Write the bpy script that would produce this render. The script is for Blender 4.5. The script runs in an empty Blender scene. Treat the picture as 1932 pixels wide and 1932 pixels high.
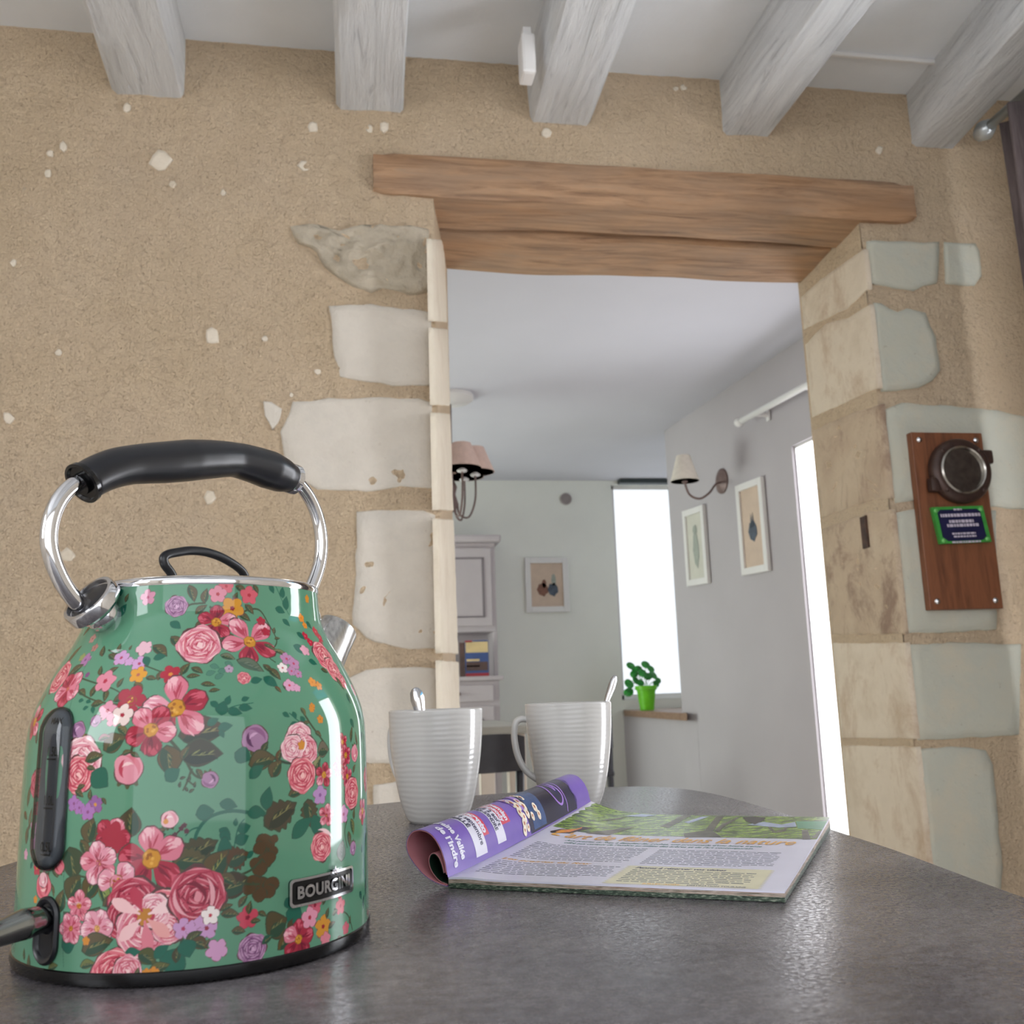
import bpy, bmesh, math, random
import numpy as np
from math import sin, cos, radians, degrees, pi, sqrt, atan2
from mathutils import Vector, Matrix, noise as mnoise
random.seed(7); rng = np.random.default_rng(7)
S = bpy.context.scene
COL = S.collection

# ------------------------------------------------------------------ camera
F = 1850.0
YAW, PIT, ROL = radians(9.9), radians(10.5), radians(1.95)
TT = 0.75                      # table top height
H = 0.127                      # camera height over the table top
CAM = np.array([0.0, 0.0, TT + H])
fw = np.array([sin(YAW)*cos(PIT), cos(YAW)*cos(PIT), sin(PIT)])
r0 = np.array([cos(YAW), -sin(YAW), 0.0]); u0 = np.cross(r0, fw)
RT = r0*cos(ROL) - u0*sin(ROL); UP = u0*cos(ROL) + r0*sin(ROL)
cd = bpy.data.cameras.new('camera'); cam = bpy.data.objects.new('camera', cd); COL.objects.link(cam)
cd.sensor_width = 36; cd.lens = 36*F/1932; cd.clip_start = 0.02; cd.clip_end = 60
cd.dof.use_dof = True; cd.dof.focus_distance = 0.70; cd.dof.aperture_fstop = 19
M = Matrix(((RT[0], UP[0], -fw[0], CAM[0]), (RT[1], UP[1], -fw[1], CAM[1]), (RT[2], UP[2], -fw[2], CAM[2]), (0, 0, 0, 1)))
cam.matrix_world = M; S.camera = cam

# ------------------------------------------------------------------ world, exposure, light levels
S.view_settings.view_transform = 'Standard'; S.view_settings.look = 'None'
S.view_settings.exposure = 0.26; S.view_settings.gamma = 1.0
S.view_settings.use_curve_mapping = False
w = bpy.data.worlds.new('sky'); S.world = w; w.use_nodes = True
w.node_tree.nodes['Background'].inputs[0].default_value = (0.75, 0.85, 1.0, 1)
w.node_tree.nodes['Background'].inputs[1].default_value = 1.0
L_KITCHEN = 12.0      # daylight behind the kitchen's side window
L_TRANSOM = 2.0
L_REARFILL = 2.0         # added fill glow on the kitchen's unseen rear wall
L_LEFT = 7.5
L_FARDOOR = 3.6      # daylight behind the dining room's glazed door
L_FARWIN = 0.86      # daylight on the dining room's window blind
L_FARFILL = 8.0      # added fill panel out of view in the dining room
cy = S.cycles
cy.max_bounces = 8; cy.diffuse_bounces = 5; cy.glossy_bounces = 4; cy.transmission_bounces = 6
cy.caustics_reflective = False; cy.caustics_refractive = False
cy.sample_clamp_indirect = 6.0

# ------------------------------------------------------------------ pixel <-> place helpers (real planes of the room)
def ray(x, y): return fw + RT*(x-966)/F - UP*(y-966)/F
def onz(x, y, z): r = ray(x, y); return CAM + r*((z-CAM[2])/r[2])
def ony(x, y, Y): r = ray(x, y); return CAM + r*((Y-CAM[1])/r[1])
def onplane(x, y, p, n):
    r = ray(x, y); p = np.array(p, float); n = np.array(n, float)
    return CAM + r*(((p-CAM) @ n)/(r @ n))

# ------------------------------------------------------------------ materials
def lin(c):
    c = np.array(c, float)/255.0
    return tuple(np.where(c <= 0.04045, c/12.92, ((c+0.055)/1.055)**2.4))
def hx(s): return (int(s[0:2], 16), int(s[2:4], 16), int(s[4:6], 16))
MATS = {}
class NT:
    def __init__(s, m): s.m = m; s.t = m.node_tree; s.n = s.t.nodes; s.b = s.n['Principled BSDF']
    def new(s, k, **kw):
        n = s.n.new(k)
        for a, v in kw.items(): setattr(n, a, v)
        return n
    def link(s, a, b): s.t.links.new(a, b)
    def coord(s, scale=(1, 1, 1), rot=(0, 0, 0), kind='Object'):
        tc = s.new('ShaderNodeTexCoord'); mp = s.new('ShaderNodeMapping')
        mp.inputs['Scale'].default_value = scale; mp.inputs['Rotation'].default_value = rot
        s.link(tc.outputs[kind], mp.inputs[0]); return mp.outputs[0]
    def noise(s, vec, scale, detail=4, rough=0.55, dist=0.0):
        n = s.new('ShaderNodeTexNoise'); n.inputs['Scale'].default_value = scale; n.inputs['Detail'].default_value = detail
        n.inputs['Roughness'].default_value = rough; n.inputs['Distortion'].default_value = dist
        s.link(vec, n.inputs['Vector']); return n.outputs['Fac']
    def ramp(s, fac, stops):
        r = s.new('ShaderNodeValToRGB'); e = r.color_ramp.elements
        while len(e) < len(stops): e.new(0.5)
        for i, (p, c) in enumerate(stops):
            e[i].position = p; e[i].color = (*(lin(c) if not isinstance(c, float) else (c, c, c)), 1)
        s.link(fac, r.inputs[0]); return r.outputs[0]
    def mix(s, fac, a, b, mode='MIX'):
        n = s.new('ShaderNodeMix', data_type='RGBA', blend_type=mode)
        for k, v in ((0, fac), (6, a), (7, b)):
            if isinstance(v, (int, float)): n.inputs[k].default_value = v
            elif isinstance(v, tuple): n.inputs[k].default_value = (*lin(v), 1)
            else: s.link(v, n.inputs[k])
        return n.outputs[2]
    def math(s, op, a, b=0.0):
        n = s.new('ShaderNodeMath', operation=op)
        for k, v in ((0, a), (1, b)):
            if isinstance(v, (int, float)): n.inputs[k].default_value = v
            else: s.link(v, n.inputs[k])
        return n.outputs[0]
    def bump(s, h, dist, strength=1.0, prev=None):
        n = s.new('ShaderNodeBump'); n.inputs['Distance'].default_value = dist; n.inputs['Strength'].default_value = strength
        s.link(h, n.inputs['Height'])
        if prev is not None: s.link(prev, n.inputs['Normal'])
        return n.outputs[0]
def mat(name, col=(128, 128, 128), rough=0.5, metal=0.0, **kw):
    if name in MATS: return MATS[name]
    m = bpy.data.materials.new(name); m.use_nodes = True; MATS[name] = m
    t = NT(m); b = t.b
    b.inputs['Base Color'].default_value = (*lin(col), 1); b.inputs['Roughness'].default_value = rough; b.inputs['Metallic'].default_value = metal
    for k, v in kw.items():
        k = k.replace('_', ' ')
        if k == 'Emission Color': v = (*lin(v), 1)
        b.inputs[k].default_value = v
    return m
def pmat(name, fn, **kw):
    m = mat(name, **kw); fn(NT(m)); return m
def softn(name, col, rough=0.5, amt=0.12, scale=8, bump=0.0, bscale=60, metal=0.0, **kw):
    """plain surface with slight tone mottling and fine relief"""
    def f(t):
        v = t.coord(); n = t.noise(v, scale)
        a = tuple(max(0, c*(1-amt)) for c in col); b = tuple(min(255, c*(1+amt)) for c in col)
        t.link(t.ramp(n, [(0.3, a), (0.7, b)]), t.b.inputs['Base Color'])
        if bump: t.link(t.bump(t.noise(v, bscale), bump), t.b.inputs['Normal'])
    return pmat(name, f, col=col, rough=rough, metal=metal, **kw)
def emit(name, col, strength):
    m = bpy.data.materials.new(name); m.use_nodes = True; t = m.node_tree; t.nodes.clear()
    e = t.nodes.new('ShaderNodeEmission'); o = t.nodes.new('ShaderNodeOutputMaterial')
    e.inputs[0].default_value = (*lin(col), 1); e.inputs[1].default_value = strength; t.links.new(e.outputs[0], o.inputs[0]); return m

def f_plaster(t):
    v = t.coord()
    big = t.noise(v, 2.2, 5, 0.6); mid = t.noise(v, 14, 6, 0.65); fine = t.noise(v, 130, 4, 0.7)
    c = t.ramp(big, [(0.3, (232, 208, 174)), (0.52, (244, 220, 188)), (0.72, (236, 214, 186))])
    c = t.mix(t.math('MULTIPLY', mid, 0.55), c, (222, 194, 156), 'MIX')
    sp = t.ramp(t.noise(v, 95, 2, 0.5), [(0.30, 1.0), (0.37, 0.0)])
    c = t.mix(t.math('MULTIPLY', sp, 0.25), c, (150, 118, 84))
    sp2 = t.ramp(t.noise(v, 60, 2, 0.5), [(0.70, 0.0), (0.78, 1.0)])
    c = t.mix(t.math('MULTIPLY', sp2, 0.35), c, (225, 210, 188))
    t.link(c, t.b.inputs['Base Color'])
    n = t.bump(t.noise(v, 34, 5, 0.7, 0.2), 0.022, 0.9); n = t.bump(t.noise(v, 90, 4, 0.75), 0.016, 1.0, n)
    t.link(n, t.b.inputs['Normal'])
PLASTER = pmat('sand_plaster', f_plaster, rough=0.95)
def stone(name, a, b, c3, stain=None, depth=0.004):
    def f(t):
        v = t.coord()
        c = t.ramp(t.noise(v, 6, 6, 0.65), [(0.3, a), (0.5, b), (0.72, c3)])
        if stain:
            m = t.ramp(t.noise(t.coord((3, 3, 2.2)), 2.0, 6, 0.75, .5), [(0.50, 0.0), (0.66, 1.0)]); c = t.mix(t.math('MULTIPLY', m, 0.8), c, stain)
        pit = t.ramp(t.noise(v, 55, 3, 0.6), [(0.24, 1.0), (0.31, 0.0)]); c = t.mix(t.math('MULTIPLY', pit, 0.35), c, (140, 120, 95))
        t.link(c, t.b.inputs['Base Color'])
        n = t.bump(t.noise(v, 26, 6, 0.7), depth); n = t.bump(t.noise(v, 160, 3), 0.001, 0.6, n)
        t.link(n, t.b.inputs['Normal'])
    return pmat(name, f, rough=0.9)
ST_GREY = stone('limestone_grey', (208, 200, 188), (216, 208, 196), (202, 196, 186))
ST_CREAM = stone('limestone_cream', (222, 211, 190), (228, 217, 198), (214, 200, 178), depth=0.002)
ST_GREEN = stone('limestone_greenish', (196, 192, 174), (190, 190, 176), (202, 193, 172), depth=0.003)
ST_WARM = stone('limestone_warm', (210, 196, 176), (216, 202, 182), (200, 184, 162), (184, 160, 134), depth=0.004)
ST_BURNT = stone('limestone_smoked', (178, 156, 134), (192, 172, 148), (202, 184, 160), (134, 108, 92), depth=0.006)
ST_CHIP = stone('pale_flint', (218, 206, 186), (226, 214, 196), (212, 198, 176))
MORTAR = stone('ochre_mortar', (196, 152, 104), (206, 164, 116), (190, 148, 104), depth=0.006)
ST_ROUGH = stone('limestone_rough', (176, 164, 144), (200, 188, 168), (186, 174, 152), depth=0.012)
def f_wood_white(t):
    v = t.coord((9, 0.9, 9)); n = t.noise(v, 4, 6, 0.7, 1.2); v2 = t.coord()
    t.link(t.ramp(n, [(0.28, (176, 178, 181)), (0.42, (216, 218, 220)), (0.8, (232, 234, 235))]), t.b.inputs['Base Color'])
    b = t.bump(n, 0.012, 0.8); b = t.bump(t.noise(t.coord((30, 2, 30)), 5, 4, 0.6), 0.003, 0.7, b); t.link(b, t.b.inputs['Normal'])
WHITEWOOD = pmat('whitewashed_wood', f_wood_white, rough=0.6)
def f_oak(t):
    v = t.coord((0.7, 9, 9)); n = t.noise(v, 5, 8, 0.7, 0.8); k = t.noise(t.coord((1.5, 3, 5)), 3, 5, 0.6)
    c = t.ramp(n, [(0.28, (92, 68, 54)), (0.40, (150, 116, 88)), (0.56, (186, 148, 114)), (0.75, (172, 146, 122))])
    c = t.mix(t.math('MULTIPLY', t.ramp(k, [(0.4, 0.0), (0.65, 1.0)]), 0.55), c, (150, 126, 106))
    c = t.mix(t.math('MULTIPLY', t.ramp(t.noise(t.coord((1, 4, 4)), 2.3, 3), [(0.52, 0.0), (0.7, 1.0)]), 0.4), c, (184, 134, 88))
    t.link(c, t.b.inputs['Base Color']); t.link(t.bump(n, 0.006, 0.8), t.b.inputs['Normal'])
OAK = pmat('old_oak', f_oak, rough=0.75)
def f_board(t):
    v = t.coord((14, 14, 1.2)); n = t.noise(v, 4, 6, 0.6, 0.5)
    t.link(t.ramp(n, [(0.3, (98, 58, 38)), (0.55, (132, 82, 54)), (0.8, (112, 68, 46))]), t.b.inputs['Base Color'])
BOARD = pmat('varnished_walnut', f_board, rough=0.45)
CEIL = softn('ceiling_white', (228, 231, 234), 0.9, 0.02, 3, 0.002, 20)
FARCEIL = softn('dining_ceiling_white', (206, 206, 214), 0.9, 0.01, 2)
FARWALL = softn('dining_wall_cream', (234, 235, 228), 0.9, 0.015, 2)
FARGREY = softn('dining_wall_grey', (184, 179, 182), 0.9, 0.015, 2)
ROOMWALL = softn('kitchen_wall_white', (214, 206, 194), 0.9, 0.04, 3)
FLOORM = softn('floor_stone_tile', (196, 190, 182), 0.6, 0.1, 5)
CHROME = softn('polished_chrome', (225, 225, 228), 0.06, 0.01, 5, metal=1.0)
def f_brushed(t):
    n = t.noise(t.coord((60, 60, 3)), 6, 3)
    t.link(t.ramp(n, [(0.3, (170, 168, 166)), (0.7, (215, 213, 210))]), t.b.inputs['Base Color'])
STEEL = pmat('brushed_steel', f_brushed, rough=0.24, metal=1.0)
BLACKP = softn('black_plastic', (24, 25, 30), 0.32, 0.1, 30)
BLACKG = softn('black_gloss_plastic', (14, 14, 15), 0.15, 0.05, 30)
WHITE = softn('white_paint', (228, 226, 224), 0.5, 0.01, 4)
PAGEW = softn('paper_white', (222, 220, 236), 0.35, 0.01, 30)

# ------------------------------------------------------------------ mesh helpers
def link(o, parent=None):
    bpy.context.scene.collection.objects.link(o)
    if parent is not None: o.parent = parent
    return o
def mesh(name, vs, fs, m, parent=None, smooth=False, mi=None, origin=None):
    """one mesh object; vs in world space, kept relative to the parent's (or its own) base point"""
    vs = np.asarray(vs, float)
    if parent is not None: off = np.array(parent['_o'])
    elif origin is not None: off = np.array(origin, float)
    else: off = np.zeros(3)
    me = bpy.data.meshes.new(name); me.from_pydata([tuple(v) for v in (vs-off)], [], fs)
    for x in (m if isinstance(m, (list, tuple)) else [m]): me.materials.append(x)
    if mi is not None: me.polygons.foreach_set('material_index', np.array(mi, dtype=np.int32))
    if smooth: me.polygons.foreach_set('use_smooth', [True]*len(me.polygons))
    me.update()
    o = bpy.data.objects.new(name, me)
    if parent is None: o.location = off
    o['_o'] = tuple(float(a) for a in off); return link(o, parent)
def tag(o, label=None, cat=None, group=None, kind=None):
    if label: o['label'] = label
    if cat: o['category'] = cat
    if group: o['group'] = group
    if kind: o['kind'] = kind
    return o
def thing(name, loc, label, cat, group=None):
    o = bpy.data.objects.new(name, None); o.empty_display_size = 0.05; o.location = tuple(loc); o['_o'] = tuple(float(a) for a in loc)
    link(o); return tag(o, label, cat, group)
class MB:
    def __init__(s): s.v = []; s.f = []; s.mi = []
    def add(s, vs, fs, mi=0):
        b = len(s.v); s.v += [tuple(map(float, p)) for p in vs]; s.f += [tuple(b+i for i in f) for f in fs]; s.mi += [mi]*len(fs); return s
    def box(s, c, size, rot=None, bev=0.0, mi=0):
        hx_, hy_, hz_ = [a/2 for a in size]
        bm = bmesh.new(); bmesh.ops.create_cube(bm, size=1)
        for v in bm.verts: v.co = Vector((v.co.x*size[0], v.co.y*size[1], v.co.z*size[2]))
        if bev > 0: bmesh.ops.bevel(bm, geom=bm.edges[:], offset=min(bev, min(size)*0.45), segments=2, affect='EDGES', profile=0.6)
        bm.verts.index_update()
        R = np.array(rot) if rot is not None else np.eye(3)
        vs = [R @ np.array(v.co) + np.array(c) for v in bm.verts]; fs = [[v.index for v in f.verts] for f in bm.faces]
        bm.free(); return s.add(vs, fs, mi)
    def tube(s, path, rad, n=16, caps=True, mi=0, flat=1.0, up=None):
        P = [np.array(p, float) for p in path]; k = len(P)
        if not hasattr(rad, '__len__'): rad = [rad]*k
        T = [P[min(i+1, k-1)]-P[max(i-1, 0)] for i in range(k)]; T = [t/(np.linalg.norm(t)+1e-12) for t in T]
        a = np.array([0, 0, 1.0]) if up is None else np.array(up, float)
        if abs(T[0] @ a) > 0.95*np.linalg.norm(a): a = np.array([1.0, 0, 0])
        N = a - T[0]*(a @ T[0]); N /= np.linalg.norm(N); vs = []
        for i in range(k):
            N = N - T[i]*(N @ T[i]); N /= np.linalg.norm(N); B = np.cross(T[i], N)
            for j in range(n):
                q = 2*pi*j/n; vs.append(P[i] + rad[i]*(cos(q)*N + sin(q)*B*flat))
        fs = [(i*n+j, i*n+(j+1) % n, (i+1)*n+(j+1) % n, (i+1)*n+j) for i in range(k-1) for j in range(n)]
        if caps: fs += [tuple(range(n))[::-1], tuple((k-1)*n+j for j in range(n))]
        return s.add(vs, fs, mi)
    def lathe(s, prof, c=(0, 0, 0), axis=(0, 0, 1), n=48, mi=0):
        ax = np.array(axis, float); ax /= np.linalg.norm(ax)
        a = np.array([1.0, 0, 0]) if abs(ax[0]) < 0.9 else np.array([0, 1.0, 0])
        a = a - ax*(a @ ax); a /= np.linalg.norm(a); b = np.cross(ax, a); c = np.array(c, float); vs = []
        for r, z in prof:
            for j in range(n):
                q = 2*pi*j/n; vs.append(c + ax*z + r*(cos(q)*a + sin(q)*b))
        fs = [(i*n+j, i*n+(j+1) % n, (i+1)*n+(j+1) % n, (i+1)*n+j) for i in range(len(prof)-1) for j in range(n)]
        if prof[0][0] > 1e-5: fs.append(tuple(range(n))[::-1])
        if prof[-1][0] > 1e-5: fs.append(tuple((len(prof)-1)*n+j for j in range(n)))
        return s.add(vs, fs, mi)
    def prism(s, poly, nrm, th, mi=0):
        """planar outline (3D points) given thickness along nrm"""
        P = [np.array(p, float) for p in poly]; k = len(P); nv = np.array(nrm, float); nv /= np.linalg.norm(nv)
        vs = P + [p+nv*th for p in P]
        fs = [tuple(range(k))[::-1], tuple(range(k, 2*k))] + [(i, (i+1) % k, (i+1) % k+k, i+k) for i in range(k)]
        return s.add(vs, fs, mi)
    def build(s, name, m, parent=None, smooth=False, origin=None, auto=None):
        multi = isinstance(m, (list, tuple))
        o = mesh(name, s.v, s.f, m, parent, smooth, s.mi if multi else None, origin)
        bm = bmesh.new(); bm.from_mesh(o.data); bmesh.ops.recalc_face_normals(bm, faces=bm.faces[:]); bm.to_mesh(o.data); bm.free()
        if auto:
            o.data.polygons.foreach_set('use_smooth', [True]*len(o.data.polygons))
            try: o.data.set_sharp_from_angle(angle=radians(auto))
            except Exception: pass
        return o
def cr(pts, n=8, closed=False):
    """Catmull-Rom through pts"""
    P = [np.array(p, float) for p in pts]; out = []
    k = len(P); rngi = range(k if closed else k-1)
    for i in rngi:
        if closed: a, b, c, d = P[(i-1) % k], P[i], P[(i+1) % k], P[(i+2) % k]
        else: a, b, c, d = P[max(i-1, 0)], P[i], P[i+1], P[min(i+2, k-1)]
        for j in range(n):
            t = j/n; out.append(0.5*((2*b)+(-a+c)*t+(2*a-5*b+4*c-d)*t*t+(-a+3*b-3*c+d)*t**3))
    if not closed: out.append(P[-1])
    return out
def text2d(s, size, bold=0.0, shear=0.0, align='LEFT', extrude=0.0, spacing=1.0):
    cu = bpy.data.curves.new('t', 'FONT'); cu.body = s; cu.size = size; cu.offset = bold; cu.shear = shear; cu.align_x = align
    cu.extrude = extrude; cu.resolution_u = 4; cu.space_character = spacing
    o = bpy.data.objects.new('t', cu); COL.objects.link(o)
    dg = bpy.context.evaluated_depsgraph_get(); me = o.evaluated_get(dg).to_mesh()
    v = [tuple(x.co) for x in me.vertices]; f = [tuple(p.vertices) for p in me.polygons]
    o.evaluated_get(dg).to_mesh_clear(); bpy.data.objects.remove(o); bpy.data.curves.remove(cu); return v, f

# ================================================================== ROOM SHELL
D, D2 = 2.4, 2.85                 # the stone wall's kitchen face and dining face
ZF = CAM[2]                       # offset: rel z + ZF = world z
ZC = 1.712 + ZF                   # kitchen ceiling
XL, XR, YB = -2.3, 2.12, -2.2
JL, JLb, JR, JRb = 0.236, 0.318, 1.457, 1.485
LT0, LT1 = 1.30+ZF, 1.405+ZF      # lintel under and top

def wnoise(x, z):
    p = Vector((x, 0.0, z))
    a = mnoise.fractal(p*2.2, 1.0, 2.0, 3)*0.006
    b = mnoise.fractal(p*11.0+Vector((5, 0, 2)), 0.9, 2.0, 3)*0.0042
    c = mnoise.fractal(p*38.0, 0.9, 2.0, 2)*0.0026
    return a+b+c
def grid_wall(mb, x0, x1, z0, z1, st=0.014):
    nx = max(2, int((x1-x0)/st)); nz = max(2, int((z1-z0)/st)); vs = []
    for i in range(nz+1):
        for j in range(nx+1):
            x = x0+(x1-x0)*j/nx; z = z0+(z1-z0)*i/nz
            vs.append((x, D - wnoise(x, z), z))
    mb.add(vs, [(i*(nx+1)+j, i*(nx+1)+j+1, (i+1)*(nx+1)+j+1, (i+1)*(nx+1)+j) for i in range(nz) for j in range(nx)])
wb = MB()
grid_wall(wb, XL, JL, 0.3, ZC+0.02); grid_wall(wb, JR, XR+0.02, 0.3, ZC+0.02); grid_wall(wb, JL, JR, LT1-0.01, ZC+0.02)
for x0, x1, z0, z1 in ((XL, JL, 0, 0.3), (JR, XR, 0, 0.3)):
    wb.add([(x0, D, z0), (x1, D, z0), (x1, D, z1), (x0, D, z1)], [(0, 1, 2, 3)])
zt = LT0
wb.add([(JL, D+.004, 0), (JLb, D2, 0), (JLb, D2, LT1), (JL, D+.004, LT1)], [(0, 1, 2, 3)])
wb.add([(JR, D+.004, 0), (JRb, D2, 0), (JRb, D2, LT1), (JR, D+.004, LT1)], [(3, 2, 1, 0)])
wb.add([(JL, D+.004, LT1), (JLb, D2, LT1), (JRb, D2, LT1), (JR, D+.004, LT1)], [(0, 1, 2, 3)])
# dining side of the same wall
wb.add([(XL, D2, 0), (JLb, D2, 0), (JLb, D2, ZC), (XL, D2, ZC)], [(3, 2, 1, 0)])
wb.add([(JRb, D2, 0), (3.2, D2, 0), (3.2, D2, ZC), (JRb, D2, ZC)], [(3, 2, 1, 0)])
wb.add([(JLb, D2, LT1), (JRb, D2, LT1), (JRb, D2, ZC), (JLb, D2, ZC)], [(3, 2, 1, 0)])
wall = mesh('wall_back', wb.v, wb.f, PLASTER, smooth=True); tag(wall, kind='structure', label='sand-coloured rough plaster wall with exposed limestone blocks round the opening')

def stonepiece(poly3, nrm, m, proud=0.004, amp=0.0015, jit=0.005, rings=6, sub=5, name='stone', sink=0.012, rfreq=25.0):
    """a block face: irregular outline, rounded arris, slightly uneven face"""
    P = [np.array(p, float) for p in poly3]; nv = np.array(nrm, float); nv /= np.linalg.norm(nv)
    k = len(P); B = []
    for i in range(k):
        a, b = P[i], P[(i+1) % k]; n = max(2, int(np.linalg.norm(b-a)/0.022))
        for j in range(n):
            p = a+(b-a)*j/n; q = mnoise.noise_vector(Vector(p*22))*jit; q = np.array(q); q -= nv*(q @ nv); B.append(p+q)
    c = sum(B)/len(B); vs = []; n = len(B)
    for t, off in [(1.0, -sink), (1.0, 0.0)] + [(0.975-0.86*i/(rings-1), proud) for i in range(rings)]:
        for p in B:
            q = c+(p-c)*max(t, 0.08)
            if t == 1.0 and off == 0.0: q = c+(p-c)*0.997
            h = mnoise.fractal(Vector(q*rfreq), 0.8, 2.0, 3)*amp if off > 0 else 0
            vs.append(q+nv*(off+h))
    L = rings+2
    fs = [(i*n+j, i*n+(j+1) % n, (i+1)*n+(j+1) % n, (i+1)*n+j) for i in range(L-1) for j in range(n)]
    vs.append(c+nv*proud); e = len(vs)-1; fs += [((L-1)*n+j, (L-1)*n+(j+1) % n, e) for j in range(n)]
    mb = MB(); mb.add(vs, fs); return mb.build(name, m, wall, smooth=True)
NF = (0, -1, 0)
def fs_(pts, m, **k): return stonepiece([ony(x, y, D) for x, y in pts], NF, m, **k)
fs_([(548,425),(600,428),(640,435),(700,422),(740,430),(775,425),(811,430),(812,552),(790,555),(760,550),(720,545),(700,555),(665,540),(640,525),(608,505),(600,480),(565,460)], ST_ROUGH, proud=0.010, amp=0.022, jit=0.012, rings=18, rfreq=22)
fs_([(620,577),(700,573),(760,583),(812,588),(816,728),(740,728),(680,717),(640,712),(628,660),(625,620)], ST_GREY)
fs_([(552,757),(620,751),(700,750),(790,752),(816,760),(821,923),(760,920),(690,928),(600,925),(560,900),(535,860),(530,815)], ST_GREY, amp=0.004, rings=9)
fs_([(497,757),(512,758),(531,772),(526,797),(515,812),(500,785)], ST_GREY, jit=0.003)
fs_([(672,965),(740,960),(800,962),(822,972),(827,1225),(740,1222),(690,1205),(665,1180),(668,1100),(672,1030)], ST_GREY)
fs_([(640,1285),(690,1262),(760,1258),(828,1262),(834,1440),(745,1443),(700,1440),(640,1430)], ST_GREY)
fs_([(705,1482),(760,1470),(835,1468),(838,1600),(700,1600)], ST_GREY)
cx = lambda y: 1631+0.105*(y-455)
fs_([(cx(455)+1,455),(1770,458),(1768,535),(1740,540),(1720,550),(1690,545),(cx(537)+1,537)], ST_GREEN, proud=0.0075)
fs_([(1779,458),(1838,461),(1846,475),(1850,525),(1838,540),(1783,536)], ST_GREEN, jit=0.003, proud=0.0075)
fs_([(cx(572)+1,572),(1660,573),(1690,588),(1710,582),(1745,590),(1752,615),(1765,640),(1772,700),(1760,720),(1735,733),(cx(738)+1,738)], ST_GREEN, proud=0.0075)
fs_([(cx(775)+1,775),(1700,760),(1790,765),(1880,775),(1950,790),(1950,962),(1720,945),(cx(950)+1,950)], ST_GREEN, amp=0.003, proud=0.0075)
fs_([(cx(966)+1,966),(1715,960),(1878,962),(1880,1188),(1830,1192),(cx(1196)+1,1196)], ST_GREEN, proud=0.0075)
fs_([(cx(1214)+1,1214),(1760,1212),(1850,1213),(1925,1216),(1922,1388),(1850,1392),(1780,1396),(cx(1396)+1,1396)], ST_GREEN, proud=0.0075)
fs_([(cx(1408)+1,1412),(1790,1408),(1858,1412),(1872,1440),(1882,1550),(1890,1640),(1884,1740),(cx(1740)+1,1740)], ST_GREEN, proud=0.0075)
jn = np.array([-(D2-D), (JRb-JR), 0.0])
def jr_(pts, m, **k): return stonepiece([onplane(x, y, (JR, D, 0), jn) for x, y in pts], jn, m, jit=0.003, **k)
bx_ = lambda y: 1507+0.092*(y-540)
jr_([(bx_(562)+2,562),(1548,527),(cx(470)-2,470),(cx(545)-2,545),(1600,582),(bx_(622)+2,622)], ST_WARM, proud=0.002)
jr_([(bx_(650)+2,650),(1560,608),(1600,600),(cx(574)-2,574),(cx(732)-2,732),(1600,758),(bx_(788)+2,788)], ST_WARM, proud=0.002)
jr_([(bx_(812)+2,812),(1600,782),(cx(762)-2,762),(cx(940)-2,940),(1640,945),(bx_(978)+2,978)], ST_BURNT, amp=0.004, proud=0.002)
jr_([(bx_(998)+2,998),(1640,966),(cx(960)-2,960),(cx(1196)-2,1196),(bx_(1198)+2,1198)], ST_BURNT, amp=0.003, proud=0.002)
jr_([(bx_(1213)+2,1213),(cx(1212)-2,1212),(cx(1394)-2,1394),(bx_(1393)+2,1393)], ST_WARM, proud=0.002)
jr_([(bx_(1406)+2,1406),(cx(1408)-2,1408),(cx(1760)-2,1760),(bx_(1780)+2,1780)], ST_WARM, proud=0.002)
jl = np.array([(D2-D), -(JLb-JL), 0.0])
fl = lambda y: 812+0.022*(y-430); bl = lambda y: 841+0.033*(y-512)
for y0, y1 in ((450, 606), (618, 764), (778, 962), (978, 1232), (1246, 1420), (1432, 1600)):
    stonepiece([onplane(x, y, (JL, D, 0), jl) for x, y in ((fl(y0)+1, y0), (bl(y0)-1, y0+2), (bl(y1)-1, y1+2), (fl(y1)+1, y1))], jl, ST_CREAM, jit=0.002, proud=0.002, rings=3)
# pale flints and chips showing in the render
for x, y, r in ((302,302,21),(326,348,8),(95,290,7),(90,328,9),(400,634,17),(420,365,6),(120,276,9),(62,552,10),(110,665,8),(590,240,11),(575,312,12),(735,155,10),(600,395,12),(697,243,8),(725,240,9),(1160,275,11),(1290,165,7),(1660,283,8),(25,497,7),(15,790,12),(410,890,9),(600,700,7),(550,745,5),(240,205,9),(1500,180,6),(1275,168,5),(395,940,14),(128,1050,16),(500,640,7),(1030,250,10)):
    k = random.randint(6, 8); fs_([(x+r*(0.7+0.5*random.random())*cos(2*pi*i/k), y+r*(0.7+0.5*random.random())*sin(2*pi*i/k)) for i in range(k)], ST_CHIP, jit=0.003, rings=3, proud=0.002, amp=0.002)
# iron-edged latch hole in the right jamb
mb = MB(); c = onplane(1634, 1004, (JR, D, 0), jn); nn = jn/np.linalg.norm(jn); al = np.array([0, 1.0, 0]); R_ = np.stack([nn, np.cross(np.array([0,0,1.0]), nn), np.array([0,0,1.0])], 1)
for dy, dz, sy, sz in ((0, .042, .04, .008), (0, -.042, .04, .008), (.016, 0, .008, .09), (-.016, 0, .008, .09)):
    mb.box(c+R_ @ np.array([0.0, dy, dz]), (.012, sy, sz), R_, .002)
mb.box(c + nn*.003, (.008, .032, .08), R_)
mb.build('latch_socket', softn('rusty_iron', (66, 44, 34), 0.8, 0.3, 60), wall)

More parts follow.
